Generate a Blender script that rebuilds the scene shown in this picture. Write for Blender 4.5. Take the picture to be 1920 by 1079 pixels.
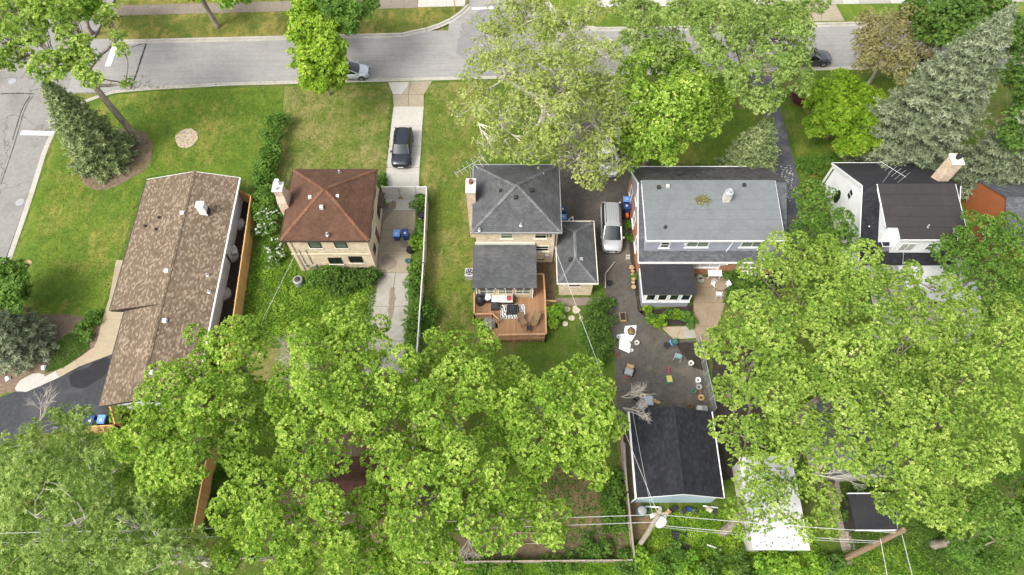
import bpy, math, random
import numpy as np
from mathutils import Vector, Matrix
R = math.radians
for o in list(bpy.data.objects): bpy.data.objects.remove(o)
scene = bpy.context.scene
COL = scene.collection

# ------------------------------------------------------------------ camera
CAM_H, TILT, FOC = 54.0, R(28.5), 1290.0      # drone height, angle from straight down, focal length in photo pixels
cam_data = bpy.data.cameras.new('camera'); cam = bpy.data.objects.new('camera', cam_data); COL.objects.link(cam)
cam.location = (0, 0, CAM_H); cam.rotation_euler = (TILT, 0, 0)
cam_data.sensor_width = 36; cam_data.lens = 36*FOC/1920; cam_data.clip_end = 2000
scene.camera = cam
# ------------------------------------------------------------------ sky, sun, exposure (bright, thin overcast)
SUN_DIR = Vector((-.56, -.44, .92)).normalized()
world = bpy.data.worlds.new('World'); scene.world = world; world.use_nodes = True
wn = world.node_tree; bg = wn.nodes['Background']
sky = wn.nodes.new('ShaderNodeTexSky'); sky.sky_type = 'NISHITA'; sky.sun_disc = False
sky.sun_elevation = math.asin(SUN_DIR.z); sky.sun_rotation = math.atan2(SUN_DIR.x, SUN_DIR.y)
sky.dust_density = 4; sky.air_density = 1.2
hs = wn.nodes.new('ShaderNodeHueSaturation'); hs.inputs['Saturation'].default_value = .28
wn.links.new(sky.outputs[0], hs.inputs['Color']); wn.links.new(hs.outputs[0], bg.inputs[0]); bg.inputs[1].default_value = .148
sd = bpy.data.lights.new('sun', 'SUN'); sd.energy = 1.2; sd.angle = R(18); sd.color = (1, .95, .87)
sun = bpy.data.objects.new('sun', sd); COL.objects.link(sun); sun.rotation_euler = SUN_DIR.to_track_quat('Z', 'Y').to_euler()
scene.view_settings.view_transform = 'Standard'; scene.view_settings.look = 'None'
scene.view_settings.gamma = 1; scene.view_settings.use_curve_mapping = False
scene.view_settings.exposure = 1.4

# ------------------------------------------------------------------ survey helper: where a sight line meets a given height
ST, CT = math.sin(TILT), math.cos(TILT)
def g(px, py, z=0.0):
    x, y = (px-960)/FOC, -(py-539.5)/FOC
    t = (z-CAM_H)/(-CT+y*ST)
    return Vector((x*t, (ST+y*CT)*t, z))
def ppm(p):                                   # photo pixels for a metre at a world point
    return FOC/(p[1]*ST-(p[2]-CAM_H)*CT)
# ------------------------------------------------------------------ mesh builder
class MB:
    def __init__(s): s.v = []; s.f = []
    def add(s, vs, fs):
        n = len(s.v); s.v += [tuple(v) for v in vs]; s.f += [tuple(i+n for i in f) for f in fs]; return s
    def box(s, x0, x1, y0, y1, z0, z1):
        return s.add([(x, y, z) for z in (z0, z1) for y in (y0, y1) for x in (x0, x1)],
              [(0,2,3,1),(4,5,7,6),(0,1,5,4),(2,6,7,3),(0,4,6,2),(1,3,7,5)])
    def bbox(s, x0, x1, y0, y1, z0, z1, b=.02):    # box with chamfered top edge
        a = [(x0,y0),(x1,y0),(x1,y1),(x0,y1)]; c = [(x0+b,y0+b),(x1-b,y0+b),(x1-b,y1-b),(x0+b,y1-b)]
        vs = [(x,y,z0) for x,y in a]+[(x,y,z1-b) for x,y in a]+[(x,y,z1) for x,y in c]
        fs = [(3,2,1,0),(8,9,10,11)]
        for i in range(4):
            j = (i+1)%4; fs += [(i,j,j+4,i+4),(i+4,j+4,j+8,i+8)]
        return s.add(vs, fs)
    def prism(s, pts, z0, z1):                # polygon (x,y) counter-clockwise, between two heights
        a = sum(p[0]*q[1]-q[0]*p[1] for p, q in zip(pts, list(pts[1:])+[pts[0]]))
        if a < 0: pts = list(pts)[::-1]
        n = len(pts)
        return s.add([(p[0],p[1],z0) for p in pts]+[(p[0],p[1],z1) for p in pts],
              [tuple(range(n))[::-1], tuple(range(n, 2*n))]+[(i,(i+1)%n,(i+1)%n+n,i+n) for i in range(n)])
    def slab(s, pts, t):                      # any planar polygon in space thickened downwards by t
        n = len(pts); up = (Vector(pts[1])-Vector(pts[0])).cross(Vector(pts[2])-Vector(pts[1]))
        if up.z < 0: pts = list(pts)[::-1]
        return s.add([tuple(p) for p in pts]+[(p[0],p[1],p[2]-t) for p in pts],
              [tuple(range(n)), tuple(range(n,2*n))[::-1]]+[((i+1)%n,i,i+n,(i+1)%n+n) for i in range(n)])
    def extr(s, pts, d):                      # planar polygon in space extruded along vector d
        n = len(pts); d = Vector(d); nn = (Vector(pts[1])-Vector(pts[0])).cross(Vector(pts[2])-Vector(pts[1]))
        if nn.dot(d) > 0: pts = list(pts)[::-1]
        return s.add([tuple(p) for p in pts]+[tuple(Vector(p)+d) for p in pts],
              [tuple(range(n)), tuple(range(n,2*n))[::-1]]+[((i+1)%n,i,i+n,(i+1)%n+n) for i in range(n)])
    def tube(s, pts, r, k=6, cap=True):
        pts = [Vector(p) for p in pts]; rs = r if isinstance(r, (list, tuple)) else [r]*len(pts)
        n0 = len(s.v); up = None
        for i, p in enumerate(pts):
            d = (pts[min(i+1, len(pts)-1)]-pts[max(i-1, 0)])
            d = d.normalized() if d.length > 1e-9 else Vector((0,0,1))
            if up is None: up = Vector((0,0,1)) if abs(d.z) < .9 else Vector((1,0,0))
            u = d.cross(up); u = u.normalized() if u.length > 1e-6 else d.orthogonal().normalized(); w = u.cross(d)
            up = w
            for j in range(k):
                a = 2*math.pi*j/k; s.v.append(tuple(p+(u*math.cos(a)+w*math.sin(a))*rs[i]))
        for i in range(len(pts)-1):
            for j in range(k):
                a, b = n0+i*k+j, n0+i*k+(j+1)%k; s.f.append((a, a+k, b+k, b))
        if cap:
            s.f.append(tuple(n0+j for j in range(k))); m = n0+(len(pts)-1)*k; s.f.append(tuple(m+j for j in range(k))[::-1])
        return s
    def bar(s, a, b, w, h):                   # square beam from a to b
        a, b = Vector(a), Vector(b); d = (b-a).normalized(); u = d.cross(Vector((0,0,1)))
        u = u.normalized() if u.length > 1e-6 else Vector((1,0,0)); v = u.cross(d)
        q = [u*w/2+v*h/2, -u*w/2+v*h/2, -u*w/2-v*h/2, u*w/2-v*h/2]
        return s.add([a+x for x in q]+[b+x for x in q], [(0,1,2,3),(7,6,5,4)]+[(i,i+4,(i+1)%4+4,(i+1)%4) for i in range(4)])
    def lathe(s, prof, c=(0,0,0), k=12, sx=1, sy=1):
        n0 = len(s.v)
        for r, z in prof:
            for j in range(k):
                a = 2*math.pi*j/k; s.v.append((c[0]+r*math.cos(a)*sx, c[1]+r*math.sin(a)*sy, c[2]+z))
        for i in range(len(prof)-1):
            for j in range(k):
                a, b = n0+i*k+j, n0+i*k+(j+1)%k; s.f.append((a, b, b+k, a+k))
        s.f.append(tuple(n0+j for j in range(k))[::-1]); m = n0+(len(prof)-1)*k; s.f.append(tuple(m+j for j in range(k)))
        return s
    def mesh(s, name, smooth=False):
        me = bpy.data.meshes.new(name); me.from_pydata(s.v, [], s.f); me.update()
        uv = me.uv_layers.new(name='UVMap'); data = np.zeros(len(me.loops)*2, 'f')
        for p in me.polygons:                 # metric box-projection in each face's own plane
            n = p.normal
            if abs(n.z) > .9995: u, v = Vector((1,0,0)), Vector((0,1,0))
            else: u = Vector((0,0,1)).cross(n).normalized(); v = n.cross(u)
            for li in p.loop_indices:
                co = me.vertices[me.loops[li].vertex_index].co; data[2*li] = co.dot(u); data[2*li+1] = co.dot(v)
        uv.data.foreach_set('uv', data)
        if smooth: me.polygons.foreach_set('use_smooth', [True]*len(me.polygons))
        return me
    def build(s, name, mat, parent=None, smooth=False, **kw):
        o = bpy.data.objects.new(name, s.mesh(name, smooth)); COL.objects.link(o)
        if mat: o.data.materials.append(mat)
        if parent is not None: o.parent = parent
        for k, v in kw.items(): o[k] = v
        return o
def tag(o, label, cat, group=None, kind=None):
    if label: o['label'] = label
    if cat: o['category'] = cat
    if group: o['group'] = group
    if kind: o['kind'] = kind
    return o
def thing(name, label, cat, loc=(0,0,0), rz=0, group=None):
    o = bpy.data.objects.new(name, None); COL.objects.link(o); o.location = loc; o.rotation_euler = (0,0,rz)
    o.empty_display_size = .2
    return tag(o, label, cat, group)
def dup(root, loc, rz=0, label=None, parent=None):
    kids = [c for c in COL.objects if c.parent == root] if parent is None else None
    r = root.copy(); COL.objects.link(r)
    if parent is None:
        r.location = loc; r.rotation_euler = (0,0,rz)
        if label: r['label'] = label
    for ch in list(root.children):
        c = ch.copy(); COL.objects.link(c); c.parent = r
        for gch in list(ch.children):
            d = gch.copy(); COL.objects.link(d); d.parent = c
    return r
rng = np.random.default_rng(7); random.seed(7)
U = random.uniform
# ------------------------------------------------------------------ procedural materials
def nd(nt, t, **kw):
    n = nt.nodes.new('ShaderNode'+t)
    for k, v in kw.items():
        if k in ('operation','blend_type','data_type','noise_dimensions','feature','attribute_name','distance','voronoi_dimensions','wave_type','bands_direction'):
            setattr(n, k, v); continue
        if k[0] == 'i' and k[1:].isdigit(): sk = n.inputs[int(k[1:])]
        else: sk = n.inputs[k.replace('_', ' ')]
        if isinstance(v, bpy.types.NodeSocket): nt.links.new(v, sk)
        else: sk.default_value = v if not (isinstance(v, tuple) and len(v) == 3 and sk.type == 'RGBA') else (*v, 1)
    return n
def ramp(nt, fac, stops, interp='LINEAR'):
    n = nt.nodes.new('ShaderNodeValToRGB'); n.color_ramp.interpolation = interp; e = n.color_ramp.elements
    while len(e) < len(stops): e.new(.5)
    for el, (p, c) in zip(e, stops): el.position = p; el.color = (*c, 1) if len(c) == 3 else c
    nt.links.new(fac, n.inputs[0]); return n.outputs[0]
def mix(nt, fac, a, b, bt='MIX'):
    n = nt.nodes.new('ShaderNodeMix'); n.data_type = 'RGBA'; n.blend_type = bt
    for sk, v in ((n.inputs[0], fac), (n.inputs[6], a), (n.inputs[7], b)):
        if isinstance(v, bpy.types.NodeSocket): nt.links.new(v, sk)
        else: sk.default_value = (*v, 1) if isinstance(v, tuple) else v
    return n.outputs[2]
def new(name, rough=.8, spec=.3, metal=0, col=None):
    m = bpy.data.materials.new(name); m.use_nodes = True; nt = m.node_tree; b = nt.nodes['Principled BSDF']
    b.inputs['Roughness'].default_value = rough; b.inputs['Metallic'].default_value = metal
    b.inputs['Specular IOR Level'].default_value = spec
    if col: b.inputs['Base Color'].default_value = (*col, 1)
    return m, nt, b
def pos(nt): return nt.nodes.new('ShaderNodeNewGeometry').outputs['Position']
def uvs(nt): return nt.nodes.new('ShaderNodeTexCoord').outputs['UV']
def noise(nt, vec, scale, detail=3, rough=.6, dist=0):
    return nd(nt, 'TexNoise', Vector=vec, Scale=scale, Detail=detail, Roughness=rough, Distortion=dist).outputs['Fac']
def bump(nt, b, h, strength=.4, dist=.02):
    n = nd(nt, 'Bump', Strength=strength, Distance=dist, Height=h); nt.links.new(n.outputs[0], b.inputs['Normal'])
MATS = {}
def plain(name, col, rough=.6, spec=.3, metal=0, var=.12, scale=3.0):     # painted / plastic / metal with slight soiling
    if name in MATS: return MATS[name]
    m, nt, b = new(name, rough, spec, metal)
    f = noise(nt, pos(nt), scale, 5, .65)
    c = ramp(nt, f, [(.3, tuple(x*(1-var) for x in col)), (.7, tuple(min(1, x*(1+var*.5)) for x in col))])
    nt.links.new(c, b.inputs['Base Color']); MATS[name] = m; return m
def lawn(name, dark, mid, dry, dry_lo=.5, dry_hi=.7, big=.16, seed=0.):
    m, nt, b = new(name, .9, .1)
    p = nd(nt, 'VectorMath', i0=pos(nt), i1=(seed, seed*1.7, 0)).outputs[0]
    st = nd(nt, 'VectorMath', operation='MULTIPLY', i0=p, i1=(1, .45, 1)).outputs[0]
    f1 = noise(nt, p, big, 5, .6, .5); f2 = noise(nt, st, 1.3, 4, .65); f3 = noise(nt, p, 7, 4, .75); f4 = noise(nt, p, .55, 4, .6, .8)
    c = ramp(nt, f4, [(.32, dark), (.62, mid)])
    dm = nd(nt, 'Math', operation='ADD', i0=f1, i1=nd(nt, 'Math', operation='MULTIPLY', i0=nd(nt, 'Math', operation='SUBTRACT', i0=f2, i1=.5).outputs[0], i1=.9).outputs[0]).outputs[0]
    c = mix(nt, ramp(nt, dm, [(dry_lo, (0,0,0)), (dry_hi, (1,1,1))]), c, dry)
    c = mix(nt, 1.0, c, ramp(nt, f3, [(.25, (.5,.53,.45)), (.75, (1.38,1.35,1.35))]), 'MULTIPLY')
    c = mix(nt, 1.0, c, ramp(nt, noise(nt, p, 2.6, 4, .7), [(.28, (.72,.76,.7)), (.72, (1.2,1.17,1.2))]), 'MULTIPLY')
    nt.links.new(c, b.inputs['Base Color']); bump(nt, b, nd(nt, 'Math', operation='ADD', i0=f3, i1=f2).outputs[0], .9, .06); return m
def concrete(name, c0, c1, stain=(.12,.1,.07), amt=.35, fine=30., rough=.85, crack=False, streak=False):
    m, nt, b = new(name, rough, .2); p = pos(nt)
    f1 = noise(nt, p, .45, 5, .6, .6); f2 = noise(nt, p, 3.0, 5, .7); f3 = noise(nt, p, fine, 2, .6)
    c = ramp(nt, f2, [(.3, c0), (.7, c1)])
    c = mix(nt, ramp(nt, f1, [(.5, (0,0,0)), (.75, (amt,)*3)]), c, stain)
    c = mix(nt, 1.0, c, ramp(nt, f3, [(.2, (.8,.8,.8)), (.8, (1.15,1.15,1.15))]), 'MULTIPLY')
    if streak:
        fs = noise(nt, nd(nt, 'VectorMath', operation='MULTIPLY', i0=p, i1=(.22,2.6,1)).outputs[0], 1., 5, .65); c = mix(nt, 1.0, c, ramp(nt, fs, [(.3, (.86,.86,.86)), (.7, (1.07,1.07,1.07))]), 'MULTIPLY')
    if crack:
        v = nd(nt, 'TexVoronoi', feature='DISTANCE_TO_EDGE', Vector=nd(nt, 'VectorMath', i0=p, i1=nd(nt, 'VectorMath', operation='SCALE', i0=nd(nt, 'TexNoise', Vector=p, Scale=.8).outputs['Color'], Scale=1.6).outputs[0]).outputs[0], Scale=.16).outputs['Distance']
        c = mix(nt, ramp(nt, v, [(.0, (.75,)*3), (.007, (0,0,0))]), c, (.035,.033,.03))
    nt.links.new(c, b.inputs['Base Color']); bump(nt, b, f3, .3, .01); return m
def cells(nt, w, h, off=.5):                                             # running-bond cell ids and in-cell position from metric UVs
    s = nd(nt, 'SeparateXYZ', Vector=uvs(nt)); M = lambda op, a, b_=0.: nd(nt, 'Math', operation=op, i0=a, i1=b_).outputs[0]
    v = M('DIVIDE', s.outputs[1], h); row = M('FLOOR', v); fv = M('FRACT', v)
    u = M('ADD', M('DIVIDE', s.outputs[0], w), M('MULTIPLY', row, off)); cu = M('FLOOR', u); fu = M('FRACT', u)
    cell = nd(nt, 'CombineXYZ', X=cu, Y=row).outputs[0]
    return nd(nt, 'TexWhiteNoise', noise_dimensions='2D', Vector=cell).outputs['Value'], fu, fv, M
def shingle(name, stops, w=.32, h=.15, streak=.25, rough=.9, line=.55, wear=None):
    m, nt, b = new(name, rough, .15); r, fu, fv, M = cells(nt, w, h, .37); p = pos(nt)
    c = ramp(nt, r, stops, 'LINEAR')
    edge = ramp(nt, fv, [(.0, (line,)*3), (.18, (1,1,1)), (1, (1.04,)*3)]); c = mix(nt, 1.0, c, edge, 'MULTIPLY')
    gap = ramp(nt, fu, [(.0, (.75,)*3), (.07, (1,1,1))]); c = mix(nt, 1.0, c, gap, 'MULTIPLY')
    f = noise(nt, p, .8, 5, .65, .4); c = mix(nt, 1.0, c, ramp(nt, f, [(.3, (1-streak,)*3), (.7, (1+streak*.6,)*3)]), 'MULTIPLY')
    if wear: c = mix(nt, ramp(nt, noise(nt, p, .5, 6, .7), [(.52, (0,0,0)), (.75, (.6,)*3)]), c, wear)
    f3 = noise(nt, p, 22, 2, .6); c = mix(nt, 1.0, c, ramp(nt, f3, [(.2, (.8,)*3), (.8, (1.18,)*3)]), 'MULTIPLY')
    nt.links.new(c, b.inputs['Base Color']); bump(nt, b, M('SUBTRACT', M('MULTIPLY', f3, .3), fv), .6, .012); return m
def brick(name, stops, mortar, w=.215, h=.075):
    m, nt, b = new(name, .9, .15); r, fu, fv, M = cells(nt, w, h, .5); p = pos(nt)
    c = ramp(nt, r, stops); mm = M('MINIMUM', M('MULTIPLY', fu, w/h), fv)
    c = mix(nt, ramp(nt, mm, [(.1, (1,1,1)), (.16, (0,0,0))]), c, mortar)
    c = mix(nt, 1.0, c, ramp(nt, noise(nt, p, 1.1, 5, .7), [(.3, (.82,.8,.78)), (.7, (1.1,1.1,1.1))]), 'MULTIPLY')
    nt.links.new(c, b.inputs['Base Color']); bump(nt, b, ramp(nt, mm, [(.08, (0,0,0)), (.18, (1,1,1))]), .5, .01); return m
def siding(name, col, h=.18):
    m, nt, b = new(name, .55, .3); r, fu, fv, M = cells(nt, 4.0, h, .5); p = pos(nt)
    c = mix(nt, 1.0, mix(nt, .0, col, col), ramp(nt, noise(nt, p, 1.2, 5, .65), [(.3, (.88,)*3), (.7, (1.05,)*3)]), 'MULTIPLY')
    c = mix(nt, 1.0, c, ramp(nt, fv, [(.0, (.72,)*3), (.1, (1,1,1))]), 'MULTIPLY')
    nt.links.new(c, b.inputs['Base Color']); bump(nt, b, fv, .5, .02); return m
def wood(name, c0, c1, w=.14, weather=(.2,.17,.13), wamt=.4):
    m, nt, b = new(name, .75, .2); p = pos(nt)
    obj = nd(nt, 'ObjectInfo').outputs['Random']; at = nd(nt, 'Attribute', attribute_name='tint').outputs['Fac']
    st = nd(nt, 'VectorMath', operation='MULTIPLY', i0=p, i1=(6, 6, 1.2)).outputs[0]
    r, fu, fv, M = cells(nt, w, 40., 0)
    c = ramp(nt, M('ADD', M('MULTIPLY', noise(nt, st, 1.5, 4, .7), .6), M('MULTIPLY', r, .4)), [(.25, c0), (.75, c1)])
    c = mix(nt, ramp(nt, noise(nt, p, .7, 5, .65), [(.48, (0,0,0)), (.8, (wamt,)*3)]), c, weather)
    nt.links.new(c, b.inputs['Base Color']); return m
def leafm(name, stops, trans=.45, tcol=None, rough=.55):
    m, nt, b = new(name, rough, .22)
    a = nd(nt, 'Attribute', attribute_name='tint').outputs['Fac']; c = ramp(nt, a, stops)
    nt.links.new(c, b.inputs['Base Color'])
    t = nd(nt, 'BsdfTranslucent'); tc = mix(nt, 1.0, c, tcol or (1.16,1.2,.65), 'MULTIPLY'); nt.links.new(tc, t.inputs[0])
    ms = nd(nt, 'MixShader', i0=trans, i1=b.outputs[0], i2=t.outputs[0])
    nt.links.new(ms.outputs[0], nt.nodes['Material Output'].inputs[0]); return m
def bark(name, c0, c1, scale=4):
    m, nt, b = new(name, .9, .1); p = nd(nt, 'VectorMath', operation='MULTIPLY', i0=pos(nt), i1=(1,1,.3)).outputs[0]
    f = noise(nt, p, scale, 5, .7, .5); nt.links.new(ramp(nt, f, [(.35, c0), (.65, c1)]), b.inputs['Base Color']); bump(nt, b, f, .7, .04); return m

M_ = {}
M_['lush'] = lawn('lawn_lush', (.062,.112,.014), (.103,.15,.02), (.18,.178,.042), .5, .74, seed=3.1)
M_['mid'] = lawn('lawn_mid', (.07,.108,.018), (.11,.143,.024), (.19,.175,.058), .45, .68, seed=11.)
M_['dryl'] = lawn('lawn_dry', (.082,.118,.02), (.12,.145,.03), (.2,.18,.07), .42, .68, big=.25, seed=23.)
M_['park'] = lawn('lawn_parkway', (.06,.088,.015), (.11,.122,.025), (.19,.16,.045), .45, .65, big=.22, seed=31.)
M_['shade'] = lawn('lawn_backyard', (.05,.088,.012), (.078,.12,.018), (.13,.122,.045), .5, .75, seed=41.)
M_['street'] = concrete('aged_street', (.21,.2,.187), (.25,.24,.227), (.16,.153,.145), .5, 14., streak=True)
M_['sidestreet'] = concrete('patched_side_street', (.165,.156,.143), (.215,.205,.19), (.11,.1,.09), .6, 14., crack=True)
M_['kerb'] = concrete('kerb_concrete', (.29,.27,.23), (.35,.335,.295), (.2,.17,.12), .5, 20.)
M_['slab'] = concrete('drive_concrete', (.24,.225,.19), (.3,.285,.25), (.15,.125,.085), .55, 24.)
M_['slab_new'] = concrete('new_concrete', (.32,.305,.265), (.38,.365,.33), (.23,.2,.15), .3, 24.)
M_['slab_tan'] = concrete('stained_tan_concrete', (.22,.185,.13), (.28,.24,.175), (.16,.13,.085), .5, 24.)
M_['slab_tan2'] = concrete('tan_path_concrete', (.265,.215,.14), (.32,.265,.18), (.19,.15,.1), .4, 24.)
M_['slab_brown'] = concrete('old_brown_sidewalk', (.15,.125,.095), (.2,.17,.135), (.13,.11,.08), .5, 18.)
M_['patio'] = concrete('patio_concrete', (.2,.15,.098), (.25,.195,.133), (.15,.112,.075), .5, 24.)
M_['asphalt'] = concrete('worn_asphalt', (.055,.049,.043), (.092,.083,.074), (.145,.125,.095), .75, 12.)
M_['asphalt_new'] = concrete('sealed_asphalt', (.022,.023,.026), (.042,.043,.047), (.09,.09,.095), .5, 12., rough=.6)
M_['asphalt_wet'] = concrete('damp_asphalt', (.012,.012,.014), (.018,.018,.02), (.03,.03,.03), .4, 12., rough=.45)
M_['asphalt_mid'] = concrete('grey_asphalt', (.05,.052,.06), (.085,.088,.1), (.19,.18,.17), .7, 10.)
M_['tar'] = plain('crack_tar', (.02,.02,.02), .7)
M_['paint'] = concrete('road_paint', (.6,.6,.58), (.75,.75,.73), (.35,.34,.32), .45, 18.)
M_['soil'] = concrete('bare_soil', (.07,.05,.03), (.135,.1,.062), (.2,.14,.09), .5, 9.)
M_['litter'] = concrete('leaf_litter_soil', (.09,.062,.03), (.19,.135,.07), (.085,.12,.03), .7, 9.)
M_['mulch'] = concrete('bark_mulch', (.1,.07,.045), (.19,.14,.1), (.075,.055,.035), .5, 7.)
M_['mulch_dk'] = concrete('black_mulch', (.016,.014,.012), (.04,.033,.026), (.07,.055,.035), .5, 7.)
M_['chips'] = concrete('pale_wood_chips', (.3,.23,.16), (.42,.34,.26), (.2,.15,.09), .4, 7.)
M_['sh_brown'] = shingle('brown_blend_shingles', [(.0,(.1,.072,.048)),(.5,(.135,.099,.068)),(.72,(.155,.116,.081)),(.84,(.205,.16,.113)),(1,(.235,.186,.133))], .24, .14, .2)
M_['sh_rust'] = shingle('rust_brown_shingles', [(0,(.078,.041,.026)),(1,(.1,.054,.035))], .3, .19, .22, line=.5)
M_['sh_grey'] = shingle('grey_shingles', [(0,(.063,.065,.067)),(.6,(.073,.075,.077)),(1,(.086,.088,.09))], .3, .18, .25, line=.6, wear=(.125,.125,.122))
M_['sh_dkgrey'] = shingle('dark_grey_shingles', [(0,(.045,.044,.044)),(.6,(.07,.068,.069)),(1,(.1,.097,.097))], .3, .17, .25)
M_['sh_slate'] = shingle('blue_grey_shingles', [(0,(.065,.068,.074)),(.6,(.082,.086,.093)),(1,(.104,.108,.115))], .3, .17, .2)
M_['sh_black'] = shingle('charcoal_shingles', [(0,(.016,.0165,.019)),(.6,(.02,.021,.024)),(1,(.026,.027,.031))], .26, .2, .25, line=.75)
M_['sh_maroon'] = shingle('maroon_shed_shingles', [(0,(.06,.03,.022)),(1,(.1,.05,.038))], .3, .17, .2)
M_['cap_grey'] = shingle('weathered_grey_caps', [(0,(.1,.1,.102)),(1,(.15,.15,.15))], .3, .28, .3); M_['cap_rust'] = shingle('sunbleached_rust_caps', [(0,(.13,.062,.036)),(1,(.17,.085,.052))], .3, .28, .3)
M_['roll_grey'] = concrete('grey_roll_roofing', (.12,.131,.136), (.15,.16,.165), (.085,.09,.093), .5, 26.)
M_['roll_brown'] = concrete('charcoal_brown_roll_roofing', (.03,.0265,.0265), (.039,.035,.035), (.052,.047,.046), .4, 26.)
M_['roll_black'] = concrete('black_roll_roofing', (.02,.02,.023), (.03,.03,.033), (.055,.052,.052), .45, 26.)
M_['white_roof'] = concrete('white_membrane_roof', (.44,.44,.44), (.52,.52,.52), (.24,.22,.2), .5, 10.)
M_['brick_cream'] = brick('cream_brick', [(0,(.47,.37,.25)),(.5,(.57,.465,.325)),(1,(.64,.53,.39))], (.55,.49,.4))
M_['brick_red'] = brick('red_brown_brick', [(0,(.26,.1,.05)),(.5,(.33,.14,.075)),(1,(.4,.19,.11))], (.38,.28,.22))
M_['brick_tan'] = brick('tan_chimney_brick', [(0,(.42,.29,.2)),(.5,(.52,.39,.29)),(1,(.6,.48,.37))], (.55,.5,.43))
M_['stone_trim'] = plain('pale_stone_trim', (.6,.55,.45), .8)
M_['sid_lav'] = siding('lavender_grey_siding', (.3,.31,.37)); M_['sid_white'] = siding('white_siding', (.72,.735,.745)); M_['sid_blue'] = siding('pale_blue_siding', (.33,.42,.46), .2)
M_['sid_tan'] = siding('tan_board_siding', (.5,.38,.25), .3); M_['sid_rust'] = siding('rust_red_metal_cladding', (.3,.1,.04), .35)
M_['white'] = plain('white_paint', (.62,.62,.615), .5); M_['vinyl'] = plain('white_vinyl', (.52,.5,.47), .4, var=.16); M_['offwhite'] = plain('off_white', (.48,.46,.42), .6)
M_['dark'] = plain('dark_trim', (.03,.027,.025), .5); M_['brown_trim'] = plain('brown_gutter', (.05,.03,.022), .5); M_['grey'] = plain('grey_metal', (.28,.28,.28), .5, .4, .3)
M_['galv'] = plain('galvanised_metal', (.5,.51,.52), .4, .5, .6); M_['black'] = plain('black_plastic', (.016,.016,.017), .45)
M_['bin_dk'] = plain('dark_blue_plastic', (.02,.045,.16), .45); M_['bin_lt'] = plain('light_blue_plastic', (.12,.27,.62), .45)
M_['glass'] = new('window_glass', .08, .6, 0, (.012,.017,.016))[0]; M_['glass_g'] = new('greenish_window_glass', .12, .6, 0, (.09,.12,.095))[0]
M_['glass_w'] = new('curtained_window_glass', .2, .5, 0, (.3,.29,.27))[0]; M_['glass_c'] = new('car_glass', .06, .7, 0, (.012,.016,.017))[0]
M_['cedar'] = wood('cedar_fence', (.46,.25,.085), (.6,.36,.15), .14, (.3,.2,.12), .4); M_['grey_wood'] = wood('weathered_fence_wood', (.16,.13,.1), (.31,.265,.21), .14)
M_['deckw'] = wood('deck_boards', (.2,.105,.052), (.265,.15,.078), .14, (.24,.16,.1), .3); M_['railw'] = wood('deck_rail_wood', (.3,.165,.085), (.38,.22,.12), .2)
M_['pole'] = bark('weathered_pole', (.2,.17,.13), (.36,.31,.25), 5); M_['bark'] = bark('grey_brown_bark', (.12,.1,.075), (.26,.22,.175)); M_['bark_pale'] = bark('pale_bark', (.34,.31,.26), (.58,.54,.47), 3)
M_['twig'] = bark('bare_twig', (.28,.25,.21), (.42,.38,.33)); M_['bark_dk'] = bark('dark_bark', (.06,.05,.04), (.14,.115,.09)); M_['log'] = bark('cut_log', (.26,.16,.08), (.4,.27,.15))
M_['rock'] = bark('grey_rock', (.13,.125,.12), (.3,.29,.28), 3); M_['stone'] = bark('pale_stone', (.3,.25,.19), (.48,.42,.34), 3)
M_['wire'] = plain('pale_wire', (.42,.42,.41), .5); M_['rubber'] = new('tyre_rubber', .85, .2, 0, (.016,.016,.016))[0]; M_['rim'] = plain('alloy_rim', (.35,.35,.36), .3, .5, .8)
M_['terra'] = plain('terracotta', (.14,.065,.038), .8); M_['tarp'] = plain('white_tarp', (.82,.82,.83), .6, var=.06); M_['green_pl'] = plain('teal_plastic', (.035,.12,.1), .6)
M_['red_pl'] = plain('red_plastic', (.28,.05,.055), .5); M_['cushion'] = plain('cream_cushion', (.66,.6,.5), .9); M_['wicker'] = plain('dark_wicker', (.03,.03,.034), .7); M_['sling'] = plain('tan_sling_fabric', (.16,.11,.055), .8)
M_['orange'] = plain('orange_plastic', (.7,.16,.03), .5); M_['yellow'] = plain('yellow_paint', (.42,.34,.06), .6)
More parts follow.
